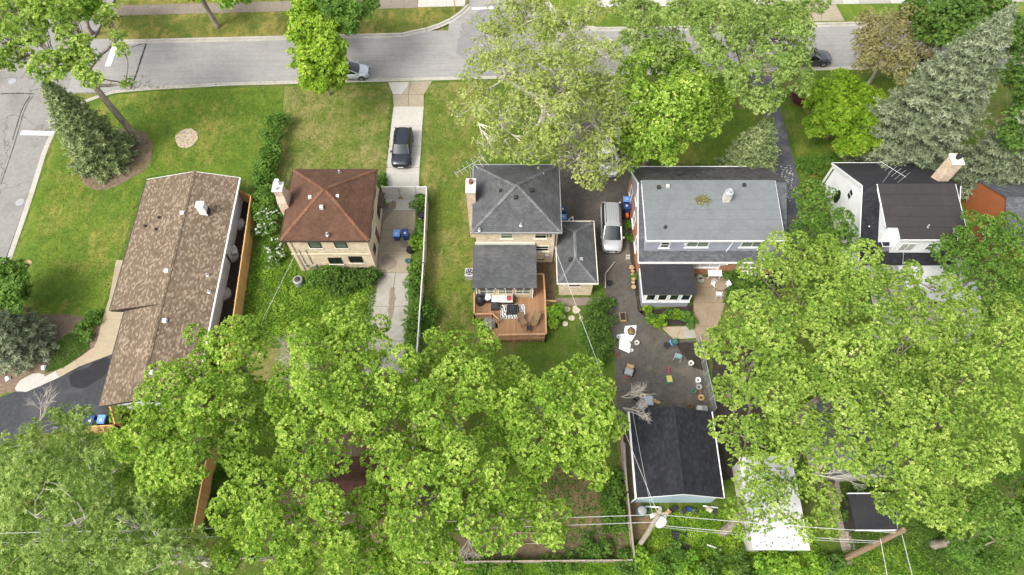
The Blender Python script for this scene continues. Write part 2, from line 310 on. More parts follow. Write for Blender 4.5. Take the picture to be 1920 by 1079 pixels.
LF = {
 'maple': leafm('maple_leaves', [(0,(.085,.175,.016)),(.4,(.215,.355,.042)),(.75,(.39,.52,.088)),(1,(.57,.655,.2))], .5),
 'maple_y': leafm('paler_maple_leaves', [(0,(.095,.175,.024)),(.4,(.225,.345,.055)),(.75,(.385,.49,.1)),(1,(.56,.625,.21))], .5),
 'maple_b': leafm('bright_maple_leaves', [(0,(.075,.18,.014)),(.45,(.165,.31,.028)),(.8,(.31,.46,.055)),(1,(.47,.58,.11))]),
 'lime': leafm('linden_leaves', [(0,(.11,.21,.014)),(.45,(.23,.37,.03)),(.8,(.38,.5,.055)),(1,(.53,.61,.12))]),
 'locust': leafm('locust_leaflets', [(0,(.11,.18,.033)),(.5,(.24,.345,.08)),(1,(.45,.53,.19))]),
 'green': leafm('green_leaves', [(0,(.055,.125,.016)),(.5,(.11,.215,.03)),(1,(.22,.33,.065))]),
 'dark': leafm('dark_green_leaves', [(0,(.035,.085,.012)),(.5,(.075,.145,.022)),(1,(.15,.235,.04))], .35),
 'syc': leafm('sparse_pale_leaves', [(0,(.16,.215,.04)),(.5,(.28,.345,.08)),(1,(.46,.5,.17))]),
 'bronze': leafm('bronze_leaves', [(0,(.16,.145,.05)),(.5,(.25,.23,.09)),(1,(.36,.35,.15))]),
 'gold': leafm('yellow_green_leaves', [(0,(.1,.2,.012)),(.5,(.2,.33,.02)),(1,(.36,.47,.05))]),
 'spruce': leafm('blue_spruce_needles', [(0,(.09,.125,.065)),(.5,(.175,.215,.12)),(1,(.33,.37,.235))], .25, (1,1,1)),
 'fir': leafm('fir_needles', [(0,(.095,.15,.048)),(.5,(.19,.25,.095)),(1,(.34,.385,.18))], .25, (1,1,1)),
 'purple': leafm('purple_leaves', [(0,(.05,.012,.018)),(1,(.14,.04,.05))], .3, (1,1,1)),
 'flower': leafm('white_petals', [(0,(.5,.5,.46)),(1,(.66,.66,.64))], .3, (1,1,1)),
 'grass': leafm('grass_blades', [(0,(.06,.11,.014)),(.5,(.11,.165,.022)),(1,(.19,.21,.05))], .3),
 'debris': leafm('dry_litter', [(0,(.05,.035,.02)),(.5,(.13,.1,.05)),(1,(.16,.19,.05))], .2, (1,1,1)),
}
# ------------------------------------------------------------------ ground, streets, kerbs, paths
def crom(pts, n=5, closed=True):
    pts = [Vector(p) for p in pts]; N = len(pts); out = []
    for i in range(N if closed else N-1):
        a, b, c, d = (pts[(i-1)%N], pts[i], pts[(i+1)%N], pts[(i+2)%N]) if closed else (pts[max(i-1,0)], pts[i], pts[i+1], pts[min(i+2,N-1)])
        for k in range(n):
            t = k/n; out.append(.5*((2*b)+(c-a)*t+(2*a-5*b+4*c-d)*t*t+(3*b-a-3*c+d)*t**3))
    if not closed: out.append(pts[-1])
    return out
def px(*l, z=0): return [g(a, b, z) for a, b in l]
def struct(name, pts, z0, z1, mat, parent=None, ragged=0., **kw):
    if ragged:
        q = []
        for a, b in zip(pts, list(pts[1:])+[pts[0]]):
            n = max(1, min(60, int((b-a).length/.35))); q += [a.lerp(b, i/n) for i in range(n)]
        pts = q; ragged = max(ragged, .05)*1.3
        pts = [Vector((p.x+U(-ragged, ragged), p.y+U(-ragged, ragged), 0)) for p in pts]
    o = MB().prism(pts, z0, z1).build(name, mat, parent)
    if parent is None: o['kind'] = 'structure'
    return o
far = 600
MB().box(-far, far, -far, far, -.6, -.3).build('ground', M_['mid'], kind='structure')
kn = lambda x: 54.85+.035*x          # near kerb of the street
kf = lambda x: 62.1+.035*x           # far kerb
# streets
street = MB().prism([(-140, kn(-140)-.4), (140, kn(140)-.4), (140, kf(140)+.4), (-140, kf(-140)+.4)], -.5, -.12).build('street', M_['street'], kind='structure')
SS = [(20,488),(60,372),(95,258),(110,215)]
ss_l = -55.5
struct('side_street', [Vector((-43.0,-60,0)), Vector((-47.2,54.6,0)), Vector((-45,80,0)), Vector((-58,80,0)), Vector((-58,-60,0))], -.5, -.116, M_['sidestreet'])
struct('north_street', [Vector((-7.2,60.5,0)), Vector((3.2,60.5,0)), Vector((3.4,160,0)), Vector((-4.6,160,0))], -.5, -.117, M_['street'])
# blocks of lawn standing a kerb above the street
corner = px((185,183),(150,196),(122,222),(104,246),(88,280))
near_edge = [Vector((-43.2,-60,0))]+[g(*p) for p in ((-40,690),(-12,600),(20,488),(60,372))]+corner[::-1]+[g(220,173), g(285,168)]+[Vector((x, kn(x), 0)) for x in (-30,-20,-10,0,20,40,70,140)]
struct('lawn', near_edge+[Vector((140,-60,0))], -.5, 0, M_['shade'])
nw_edge = [Vector((-120, kf(-120), 0)), Vector((-58.3,60.05,0)), Vector((-58.3,160,0)), Vector((-120,160,0))]
struct('lawn_corner_block', nw_edge, -.5, 0, M_['mid'])
kx = [Vector((x, kf(x), 0)) for x in (-43.4,-35,-25,-15,-12)]+crom(px((745,61),(790,55),(830,42),(858,26),(878,8)), 3, False)[1:]
struct('parkway_block', [Vector((-44.5,160,0)), Vector((-44.2,62.5,0))]+kx+[Vector((-4.9,80,0)), Vector((-4.4,160,0))], -.5, 0, M_['park'])
kx2 = [Vector((5.2,160,0)), Vector((4.2,67,0)), Vector((5.6,64,0)), Vector((9,62.6,0))]+[Vector((x, kf(x), 0)) for x in (15,30,60,140)]
struct('lawn_far_block', kx2+[Vector((140,160,0))], -.5, 0, M_['lush'])
def kerb(name, pts, w=.2, top=.012, parent=None, jl=3.0):
    # kerb stones cut at joints: each length is a stone of its own
    root = bpy.data.objects.new(name, None); COL.objects.link(root); root['kind'] = 'structure'
    pts = [Vector((p.x, p.y, 0)) for p in pts]; d = [0]
    for a, b in zip(pts, pts[1:]): d.append(d[-1]+(b-a).length)
    def at(s):
        s = max(0, min(d[-1], s))
        for i in range(len(pts)-1):
            if s <= d[i+1]+1e-9: return pts[i].lerp(pts[i+1], (s-d[i])/max(1e-6, d[i+1]-d[i]))
        return pts[-1]
    n = max(1, int(d[-1]/jl))
    for i in range(n):
        a, m, b = at(i*d[-1]/n+.012), at((i+.5)*d[-1]/n), at((i+1)*d[-1]/n-.012); dz = U(-.006, .006)
        off = lambda p, q, r, s: p+Vector((-(r-q).y, (r-q).x, 0)).normalized()*s
        ring = [(off(p, a, b, s), z) for s, z in ((-w,-.3),(-w,-.02+dz),(-w+.03,top+dz),(w*.2,top+dz),(w*.2,-.3)) for p in ()]
        prof = [(-w,-.3),(-w,-.06),(-w+.05,top+dz),(.06,top+dz),(.06,-.3)]
        vs = [tuple(off(p, a, b, s)+Vector((0,0,z))) for p in (a, m, b) for s, z in prof]; K = 5
        fs = [(0,1,2,3,4), tuple(2*K+j for j in range(K))[::-1]]
        for q in range(2):
            for j in range(K): fs.append((q*K+j, (q+1)*K+j, (q+1)*K+(j+1)%K, q*K+(j+1)%K))
        mb = MB(); mb.add(vs, fs); mb.build('kerb_stone', M_['kerb'], root)
    # gutter apron
    mb = MB()
    st = max(2, int(d[-1]/1.5)); L = [at(d[-1]*i/st) for i in range(st+1)]
    for i in range(st):
        a, b = L[i], L[i+1]; nn = Vector((-(b-a).y, (b-a).x, 0)).normalized()
        mb.add([a-nn*w+Vector((0,0,-.1)), b-nn*w+Vector((0,0,-.1)), b-nn*(w+.32)+Vector((0,0,-.112)), a-nn*(w+.32)+Vector((0,0,-.112))], [(3,2,1,0)])
    mb.build('gutter', M_['kerb'], root)
    return root
ne = [p for p in near_edge if p.y > 5 and p.x < 75]
kerb('near_kerb', ne[::-1])
kerb('far_kerb', kx)
kerb('far_kerb_east', [p for p in kx2 if p.x < 75 and p.y < 90])
def sheet(name, pts, z, mat, ragged=0., sm=0, parent=None, th=.05):
    if sm: pts = crom(pts, sm)
    return struct(name, pts, z-th, z, mat, parent, ragged)
# lawn areas of the separate lots
sheet('corner_lawn', px((20,505),(62,380),(100,268),(125,228),(160,200),(220,178),(290,172),(532,163),(528,215),(500,300),(470,355),(360,318),(270,332),(228,470),(180,620),(120,690),(20,760),(-60,700)), .004, M_['lush'], .05)
sheet('front_lawn_dry', px((534,163),(734,158),(733,200),(722,330),(700,322),(545,325),(515,420),(500,330),(530,215)), .005, M_['dryl'], .05)
sheet('strip_lawn', px((800,157),(930,152),(905,240),(890,320),(889,445),(888,560),(900,640),(880,800),(787,800),(797,560),(806,360),(788,345),(797,200)), .0045, M_['mid'], .04)
sheet('east_lawn', px((1235,230),(1420,200),(1400,305),(1240,310)), .004, M_['lush'], .08)
sheet('east_front_lawn', px((1478,200),(1600,160),(1700,150),(1640,300),(1560,305),(1540,330),(1500,335)), .0045, M_['lush'], .05)
sheet('back_lawn_dry', px((470,640),(600,640),(620,700),(600,760),(480,720)), .006, M_['dryl'], .15, 3)
sheet('bare_patch_lawn', px((560,175),(590,170),(600,215),(575,240),(545,250),(540,200)), .009, M_['dryl'], .1, 3)
sheet('bare_soil_backyard', px((1030,880),(1120,860),(1160,920),(1165,1035),(1060,1040),(1000,1000)), .006, M_['litter'], .12, 3)
sheet('soil_under_trees', px((560,820),(760,800),(800,900),(780,1020),(560,1010),(520,900)), .005, M_['soil'], .2, 3)
sheet('soil_corner', px((850,1005),(1165,985),(1178,1042),(850,1048)), .009, M_['soil'], .05)
sheet('garage_side_soil', px((1155,790),(1195,790),(1200,950),(1250,990),(1240,1030),(1185,1030)), .007, M_['litter'], .08, 2)
sheet('chip_patch', px((330,255),(345,243),(362,243),(371,257),(362,272),(345,278),(332,270)), .012, M_['chips'], .05, 4)
sheet('mulch_bed', px((146,318),(160,290),(200,250),(255,243),(282,262),(287,290),(270,318),(235,340),(195,357),(160,348)), .015, M_['mulch'], .06, 4, th=.08)
sheet('mulch_strip', px((448,370),(478,382),(455,560),(440,640),(380,650),(400,560),(425,470)), .012, M_['mulch_dk'], .02)
sheet('juniper_bed', px((-30,680),(40,600),(110,590),(175,600),(195,640),(165,662),(110,695),(40,730),(-30,740)), .012, M_['mulch'], .08, 3)
# streets: paint and crack seals
def strip(name, a, b, w, z, mat, parent=None):
    a, b = Vector((a.x, a.y, 0)), Vector((b.x, b.y, 0)); n = Vector((-(b-a).y, (b-a).x, 0)).normalized()*w/2
    return struct(name, [a-n, b-n, b+n, a+n], z-.006, z, mat, parent)
def wig(name, pts, w, z, mat):
    P_ = crom([g(a, b) for a, b in pts], 6, False); mb = MB()
    for a, b in zip(P_, P_[1:]):
        n = Vector((-(b-a).y, (b-a).x, 0)).normalized()*w/2*U(.7, 1.3)
        mb.add([a-n+Vector((0,0,z)), b-n+Vector((0,0,z)), b+n+Vector((0,0,z)), a+n+Vector((0,0,z))], [(0,1,2,3)])
    o = mb.build(name, mat); o['kind'] = 'structure'; return o
strip('stop_line', g(215,84), g(201,123), .6, -.108, M_['paint']); strip('stop_line', g(38,248), g(101,249), .55, -.104, M_['paint'])
strip('stop_line', g(885,15), g(925,13), .35, -.108, M_['paint'])
wig('crack_seal', [(273,81),(262,115),(252,145),(244,166)], .16, -.106, M_['tar']); wig('crack_seal', [(246,88),(262,82),(273,81)], .1, -.105, M_['tar'])
wig('crack_seal', [(0,175),(30,174),(62,175)], .12, -.104, M_['tar']); wig('crack_seal', [(22,262),(40,205),(55,180)], .08, -.103, M_['tar']); wig('crack_seal', [(0,345),(12,310),(26,268),(45,205),(60,180)], .06, -.104, M_['tar'])
sheet('street_patch', px((862,62),(884,28),(930,2),(1010,0),(1030,60),(1030,151),(852,152),(874,124),(858,96)), -.110, concrete('street_newer_asphalt', (.15,.146,.143), (.19,.185,.18), (.22,.21,.2), .5, 12.), .25, 4, th=.02)
for a, b in ((22,151),(36,378)):
    c = g(a, b); mb = MB().lathe([(.42,-.2),(.42,-.1),(.36,-.095),(.36,-.1)], c, 20); o = mb.build('manhole_cover', M_['grey']); tag(o, 'round iron manhole cover in the corner of the side street' if b > 200 else 'round iron manhole cover in the junction beside the leaning tree', 'manhole')
c = g(51,495); t = thing('valve_cover', 'rusty round utility lid with white cap in the corner lawn', 'utility lid', c)
MB().lathe([(.42,0),(.42,.03),(.36,.05)], (0,0,0), 18).build('lid_ring', M_['log'], t); MB().lathe([(.1,.04),(.1,.1),(.05,.12)], (0,0,0), 10).build('cap', M_['white'], t)
# slabs
def slab_run(name, left, right, mats, z=.03, joint=.03, label=None, split=1):
    root = bpy.data.objects.new(name, None); COL.objects.link(root); root['kind'] = 'structure'
    n = len(left)-1
    for i in range(n):
        for s in range(split):
            f0, f1 = s/split, (s+1)/split
            q = [left[i].lerp(right[i], f0), left[i].lerp(right[i], f1), left[i+1].lerp(right[i+1], f1), left[i+1].lerp(right[i+1], f0)]
            c = sum(q, Vector())/4; q = [p+(c-p).normalized()*joint for p in q]
            m = mats[(i*split+s)%len(mats)] if not callable(mats) else mats(i, s)
            MB().prism(q, -.25, z+U(-.006, .006)).build('slab', m, root)
    MB().prism([*left, *right[::-1]], -.26, z-.022).build('joint_bed', M_['soil'], root)
    return root
L = px((729,154),(736,178),(738,200)); Rr = px((811,152),(795,178),(795,200))
slab_run('driveway_apron', L, Rr, [M_['slab_tan'], M_['slab_tan']], .02, .03, split=2)
wl = px((728,155),(766,155),(764,163),(752,178),(737,177)); struct('dry_concrete_patch', wl, .0, .031, M_['slab_new'])
L = px((738,200),(733,237),(729,275),(724,315),(722,358)); Rr = px((795,200),(792,237),(790,275),(787,315),(786,358))
slab_run('driveway', L, Rr, [M_['slab_new']], .03)
L = px((724,368),(720,395),(715,432),(710,471),(705,512),(690,575),(684,640),(680,700)); Rr = px((796,368),(780,395),(778,432),(772,471),(768,512),(766,575),(763,640),(761,700))
slab_run('driveway_back', L, Rr, lambda i, s: [M_['slab_new'], M_['slab_tan'], M_['slab_tan'], M_['slab_tan'], M_['slab'], M_['slab'], M_['slab']][i], .03)
for l_ in ([(716,392),(734,378),(742,380),(738,396),(722,410),(716,430),(711,425)],[(720,478),(738,484),(744,500),(728,506),(714,498)],[(735,540),(742,548),(738,590),(728,600),(730,560)],[(752,452),(766,455),(764,466),(750,462)]): sheet('dirt_stain', px(*l_), .0385, M_['slab_brown'], .08, 3, th=.01)
wig('weeds_in_joint', [(742,512),(735,560),(728,600),(716,640)], .05, .036, M_['shade'])
# far sidewalk
def sw(x0, y0, x1, y1, n, w, mats, name):
    a, b = g(x0, y0), g(x1, y1); d = Vector((0, w, 0))
    slab_run(name, [a.lerp(b, i/n)+d for i in range(n+1)], [a.lerp(b, i/n) for i in range(n+1)], mats, .02, .015)
sw(-90, 38, 782, 15, 34, 1.7, [M_['slab_brown']], 'far_sidewalk'); sw(783, 14, 872, 12, 5, 1.75, [M_['slab_new']], 'far_sidewalk_new')
sw(1100, 14, 2000, 3, 30, 1.6, [M_['slab'], M_['slab_new'], M_['slab']], 'far_sidewalk_east')
L = px((1497,41),(1510,10),(1512,-30)); Rr = px((1584,40),(1568,10),(1560,-30)); slab_run('far_driveway_apron', L, Rr, [M_['slab_tan']], .024, .03, split=2)
# path, drive and chips by the ranch house
sheet('ranch_driveway', px((-60,770),(0,745),(50,728),(100,708),(140,688),(165,668),(215,662),(205,760),(190,810),(150,806),(60,815),(-60,860)), .02, M_['asphalt_new'])
sheet('damp_patch', px((132,708),(140,698),(165,690),(178,680),(205,672),(200,700),(170,722),(150,728),(135,724)), .025, M_['asphalt_wet'], .05, 3, th=.02)
L = px((218,487),(205,560),(192,600),(182,640),(172,660)); Rr = px((232,489),(232,560),(232,600),(222,640),(212,664)); slab_run('entry_path', L, Rr, [M_['slab_tan2']], .035, .012)
L = px((176,652),(142,676),(105,696),(82,708)); Rr = px((212,664),(148,688),(112,708),(85,720)); slab_run('entry_path_tail', L, Rr, [M_['slab_tan2'], M_['slab_tan2'], M_['slab_new']], .034, .012)
sheet('gravel_end', px((82,704),(60,702),(40,712),(28,728),(40,736),(62,730),(86,718)), .022, M_['slab_new'], .05, 2, th=.04)
# asphalt yard between the grey-roofed house and the lavender house
sheet('asphalt_yard', px((1040,140),(1140,140),(1165,200),(1178,300),(1186,420),(1192,500),(1206,585),(1216,606),(1262,636),(1305,640),(1322,700),(1345,785),(1160,785),(1150,640),(1132,535),(1060,500),(1046,420),(1048,250)), .014, M_['asphalt'], .03)
sheet('east_driveway', px((1405,140),(1450,140),(1462,200),(1478,260),(1500,350),(1515,440),(1490,470),(1440,300),(1432,215)), .014, M_['asphalt_mid'], .04)
L = px((1238,612),(1262,634)); Rr = px((1312,610),(1308,636))
slab_run('garden_path', [g(1238,613), g(1276,613), g(1312,612)], [g(1262,636), g(1285,636), g(1310,634)], [M_['slab_tan2'], M_['slab']], .04, .012)
L = px((1300,520),(1300,540),(1300,568),(1300,612),(1306,640)); Rr = px((1362,520),(1366,540),(1360,568),(1345,612),(1330,640))
slab_run('patio', L, Rr, [M_['patio']], .045, .015, split=2)
sheet('flower_bed', px((1197,585),(1310,570),(1304,612),(1240,611),(1216,600)), .03, M_['mulch_dk'], .03, th=.05)
sheet('wall_bed', px((1166,380),(1186,380),(1200,560),(1206,590),(1196,585),(1184,500),(1176,430)), .03, M_['mulch_dk'], .03, th=.05)
sheet('patio_side_bed', px((1366,510),(1480,510),(1450,600),(1370,580)), .02, M_['mulch_dk'], .05, th=.05)
sheet('yard_bed', px((1265,645),(1320,640),(1330,700),(1300,690)), .02, M_['mulch_dk'], .05, th=.03)
sheet('fence_side_soil', px((1335,640),(1420,640),(1440,900),(1345,900)), .009, M_['mulch_dk'], .1, th=.03)
sheet('under_deck_soil', px((1000,490),(1042,490),(1042,570),(1025,590),(1000,560)), .012, M_['soil'], .03, th=.03)
sheet('white_patio', px((1630,500),(1800,480),(1850,600),(1800,650),(1640,640)), .03, M_['slab_new'], .03)
# flagstones behind the brick garage
fr = bpy.data.objects.new('flagstone_path', None); COL.objects.link(fr); fr['kind'] = 'structure'
for i, (a, b, r) in enumerate([(1062,580,.34),(1080,583,.36),(1072,597,.3),(1055,594,.28),(1090,598,.25),(1060,608,.26),(1078,578,.2),(1046,582,.25)]):
    c = g(a, b); k = 7; MB().prism([(c.x+r*U(.8,1.2)*math.cos(j*2*math.pi/k), c.y+r*U(.7,1.1)*math.sin(j*2*math.pi/k)) for j in range(k)], -.05, .05+U(0,.02)).build('flagstone', M_['stone'], fr)
struct('garage_footing', px((1040,560),(1135,558),(1135,572),(1040,575)), -.05, .06, M_['slab_brown'])
# ------------------------------------------------------------------ houses
def fbox(mb, face, pl, a0, a1, z0, z1, d0, d1):       # box on a wall: a along the wall, d outwards
    if face == 'S': return mb.box(a0, a1, pl-d1, pl-d0, z0, z1)
    if face == 'N': return mb.box(a0, a1, pl+d0, pl+d1, z0, z1)
    if face == 'E': return mb.box(pl+d0, pl+d1, a0, a1, z0, z1)
    return mb.box(pl-d1, pl-d0, a0, a1, z0, z1)
def window(par, face, pl, c, zc, w, h, fm='white', gm='glass', nv=1, nh=0, sill=True, fw=.07):
    mb = MB()
    for a0, a1, z0, z1 in ((c-w/2, c-w/2+fw, zc-h/2, zc+h/2), (c+w/2-fw, c+w/2, zc-h/2, zc+h/2), (c-w/2+fw, c+w/2-fw, zc+h/2-fw, zc+h/2), (c-w/2+fw, c+w/2-fw, zc-h/2, zc-h/2+fw)):
        fbox(mb, face, pl, a0, a1, z0, z1, -.01, .05)
    for i in range(nv):
        x = c-w/2+(i+1)*w/(nv+1); fbox(mb, face, pl, x-.025, x+.025, zc-h/2+fw, zc+h/2-fw, .005, .035)
    for i in range(nh):
        z = zc-h/2+(i+1)*h/(nh+1); fbox(mb, face, pl, c-w/2+fw, c+w/2-fw, z-.022, z+.022, .004, .03)
    win = mb.build('window', M_[fm], par)
    for i in range(nv+1):
        a0, a1 = c-w/2+i*w/(nv+1)+.03, c-w/2+(i+1)*w/(nv+1)-.03
        fbox(MB(), face, pl, a0, a1, zc-h/2+.03, zc+h/2-.03, -.02, .012).build('pane', M_[gm], win)
    if sill: fbox(MB(), face, pl, c-w/2-.08, c+w/2+.08, zc-h/2-.09, zc-h/2-.004, -.01, .1).build('sill', M_['stone_trim' if fm != 'white' else 'white'], win)
    return win
def door(par, face, pl, c, w, h, m, z0=.1):
    d = fbox(MB(), face, pl, c-w/2, c+w/2, z0, z0+h, -.02, .04).build('door', m, par)
    mb = MB(); fbox(mb, face, pl, c-w/2-.08, c-w/2-.002, z0, z0+h, -.02, .06); fbox(mb, face, pl, c+w/2+.002, c+w/2+.08, z0, z0+h, -.02, .06); fbox(mb, face, pl, c-w/2-.08, c+w/2+.08, z0+h+.002, z0+h+.09, -.02, .06)
    mb.build('frame', M_['white'], d); return d
def caps(par, a, b, mat, w=.28, step=.28, name='ridge_cap'):     # overlapping cap shingles along a hip or ridge
    a, b = Vector(a), Vector(b); n = max(1, int((b-a).length/step)); mb = MB(); d = (b-a)/n; s = d.normalized().cross(Vector((0,0,1))).normalized()*w/2
    for i in range(n):
        p, q = a+d*i, a+d*(i+1.12); lo = Vector((0,0,.035)); hi = Vector((0,0,.06)); dr = Vector((0,0,-.06))
        mb.add([p+lo+s+dr, p+lo, p+lo-s+dr, q+hi+s+dr, q+hi, q+hi-s+dr], [(0,1,4,3),(1,2,5,4),(3,4,5),(2,1,0)])
    return mb.build(name, mat, par, kind='stuff')
def hip(par, x0, x1, y0, y1, ze, ra, rb, mat, trim, th=.16, gut=True):
    A, B, C, D = Vector((x0,y0,ze)), Vector((x1,y0,ze)), Vector((x1,y1,ze)), Vector((x0,y1,ze)); ra, rb = Vector(ra), Vector(rb)
    vs = [A, B, C, D, ra, rb]+[Vector((p.x, p.y, ze-.02)) for p in (A, B, C, D)]
    if abs(rb.x-ra.x) > abs(rb.y-ra.y): fs = [(0,1,5,4),(1,2,5),(2,3,4,5),(3,0,4)]; hips = [(A,ra),(D,ra),(B,rb),(C,rb)]
    else: fs = [(0,1,4),(1,2,5,4),(2,3,5),(3,0,4,5)]; hips = [(A,ra),(B,ra),(C,rb),(D,rb)]
    roof = MB().add(vs, fs+[(9,8,7,6),(0,6,7,1),(1,7,8,2),(2,8,9,3),(3,9,6,0)]).build('roof', mat, par)
    cm = M_['cap_rust' if mat == M_['sh_rust'] else 'cap_grey']
    for p, q in hips: caps(roof, p, q, cm)
    if (rb-ra).length > .4: caps(roof, ra, rb, cm)
    mb = MB(); t = .1
    mb.box(x0-.03, x1+.03, y0-t, y0-.002, ze-th, ze-.01); mb.box(x0-.03, x1+.03, y1+.002, y1+t, ze-th, ze-.01); mb.box(x0-t, x0-.032, y0-.1, y1+.1, ze-th, ze-.01); mb.box(x1+.032, x1+t, y0-.1, y1+.1, ze-th, ze-.01)
    mb.build('gutter', M_[trim], roof)
    MB().box(x0, x1, y0, y1, ze-th, ze-.025).build('soffit', M_[trim], roof)
    return roof
def vent(par, p, mat='galv', s=.3, slope=None):
    MB().bbox(p[0]-s/2, p[0]+s/2, p[1]-s/2, p[1]+s/2, p[2]-.15, p[2]+.2, .05).build('roof_vent', M_[mat], par)
def pipe(par, p, mat='galv', r=.06, h=.4):
    MB().lathe([(.16,-.12),(.15,.03),(r+.02,.06),(r,h),(r*.6,h)], p, 10).build('vent_pipe', M_[mat], par)
def gable(x0, x1, y0, y1, z0, zl, zr_, xr, zt):       # closed body, ridge along y
    prof = [(x0,z0),(x1,z0),(x1,zr_),(xr,zt),(x0,zl)]
    return MB().extr([(a, y0, b) for a, b in prof], (0, y1-y0, 0))
def gable_x(x0, x1, y0, y1, z0, zs, zn, yr, zt):      # ridge along x
    prof = [(y0,z0),(y1,z0),(y1,zn),(yr,zt),(y0,zs)]
    return MB().extr([(x0, a, b) for a, b in prof], (x1-x0, 0, 0))
# ---- ranch house
h1 = thing('ranch_house', 'long single-storey ranch house with mottled brown gable roof and white walls', 'house', (-28.6,28.3,0), R(1.4))
gable(-4.3, 3.1, -2.4, 10.4, 0, 2.86, 2.8, -.1, 3.78).build('wall', M_['sid_white'], h1)
gable(-3.2, 3.098, -10.25, -2.403, 0, 2.66, 2.8, -.1, 3.78).build('wall', M_['sid_white'], h1)
rf = MB().slab([(-.1,-10.85,3.95),(-.1,10.9,3.95),(3.64,10.9,2.9),(3.64,-10.85,2.9)], .14).build('roof', M_['sh_brown'], h1)
MB().slab([(-.1,-2.6,3.95),(-.1,10.9,3.95),(-4.85,10.9,2.92),(-4.85,-2.6,2.92)], .14).build('roof_slope', M_['sh_brown'], rf)
MB().slab([(-.1,-10.85,3.95),(-.1,-2.602,3.95),(-3.7,-2.602,2.74),(-3.7,-10.85,2.74)], .14).build('roof_slope', M_['sh_brown'], rf)
MB().extr([(-.2,-2.605,3.9),(-4.8,-2.605,2.9),(-4.8,-2.605,2.72),(-3.7,-2.605,2.55)], (0,-.03,0)).build('step_fascia', M_['dark'], rf)
caps(rf, (-.1,-10.85,3.95), (-.1,10.9,3.95), M_['sh_brown'], .34)
mb = MB(); mb.box(3.642, 3.76, -10.85, 10.9, 2.74, 2.9); mb.build('gutter', M_['white'], rf)
mb = MB(); mb.bar((-.1,-10.88,3.85),(3.7,-10.88,2.82),.05,.16); mb.bar((-.1,-10.88,3.85),(-3.7,-10.88,2.66),.05,.16); mb.box(-4.93,-4.852,-2.6,10.9,2.78,2.92); mb.box(-3.78,-3.702,-10.85,-2.61,2.6,2.74); mb.build('fascia', M_['dark'], rf)
mb = MB(); mb.bar((-.1,10.93,3.85),(3.7,10.93,2.82),.05,.16); mb.bar((-.1,10.93,3.85),(-4.85,10.93,2.84),.05,.16); mb.build('fascia', M_['white'], rf)
def loc1(px_, py_, z): p = g(px_, py_, z)-Vector((-28.6,28.3,0)); c, s = math.cos(R(1.4)), math.sin(R(1.4)); return (p.x*c+p.y*s, -p.x*s+p.y*c, z)
for a, b in ((342,400),(312,508),(308,601),(283,698)): q = loc1(a, b, 3.95); q = (q[0], q[1], 3.95-.24*abs(q[0]+.1)); vent(h1, q, 'white', .34)
for a, b in ((298,408),(292,430),(269,421)): q = loc1(a, b, 3.5); pipe(h1, (q[0], q[1], 3.95-.21*abs(q[0]+.1)), 'dark', .09, .2)
for a, b in ((388,515),(390,545)): q = loc1(a, b, 3.3); pipe(h1, (q[0], q[1], 3.95-.28*(q[0]+.1)), 'galv', .06, .3)
q = loc1(386, 400, 3.4); ch = MB().bbox(q[0]-.34, q[0]+.3, q[1]-.3, q[1]+.3, 2.8, 4.7, .04).build('chimney', M_['white'], h1)
MB().bbox(q[0]-.38, q[0]+.34, q[1]-.34, q[1]+.34, 4.702, 4.78, .02).build('chimney_cap', M_['white'], ch); MB().box(q[0]+.305, q[0]+.36, q[1]-.35, q[1]+.35, 3.1, 3.9).build('flashing', M_['dark'], ch)
for yy in (9.2, 5.6, 1.6, -2.6, -6.2): window(h1, 'E', 3.1, yy, 1.9, 1.5, .9, 'dark', 'glass', 1, 0, False)
for yy in (7.6, 4.1, .2, -3.6):
    k = 12; mb = MB(); r = .62
    ring = [(3.1+r*math.sin(math.pi*j/k), yy-r*math.cos(math.pi*j/k)) for j in range(k+1)]
    for (a, b), (c, d) in zip(ring, ring[1:]): mb.bar((a,b,.16),(c,d,.16),.05,.3)
    for f in (.3,.6): mb.bar((3.1,yy-r*.9+f*r*.5,.3),(3.1+r*.8,yy-r*.5+f*r*.6,.3),.03,.03)
    for f in (-.35,0,.35): mb.bar((3.1,yy+f,.3),(3.1+r*math.cos(f*1.5)*.95,yy+f,.3),.03,.03)
    ww = mb.build('window_well', M_['galv'], h1); MB().prism([(3.101,yy-r)]+ring[1:-1]+[(3.101,yy+r)], .02, .12).build('well_cover', M_['offwhite'], ww)
MB().tube([(3.18,3.6,2.7),(3.18,3.55,1.6),(3.2,3.4,.1)], .06, 6).build('downspout', M_['dark'], h1)
MB().box(-4.2,-3.205,-3.9,-2.75,0,.16).build('entry_step', M_['asphalt_mid'], h1); door(h1, 'S', -2.4, -3.75, .8, 2.0, M_['dark'], .16)
window(h1, 'W', -3.2, -3.5, 1.5, 1.0, 1.6, 'dark', 'glass', 0, 1, False); window(h1, 'W', -4.3, 3, 1.6, 1.8, 1.1); window(h1, 'W', -4.3, 7.5, 1.6, 1.8, 1.1)
window(h1, 'S', -10.25, 1.2, 1.6, 1.4, 1.0, 'dark'); MB().extr([(-3.65,-2.7,2.55),(-3.25,-2.7,2.55),(-3.3,-2.7,2.85)], (0,-.04,0)).build('bargeboard', M_['white'], h1)
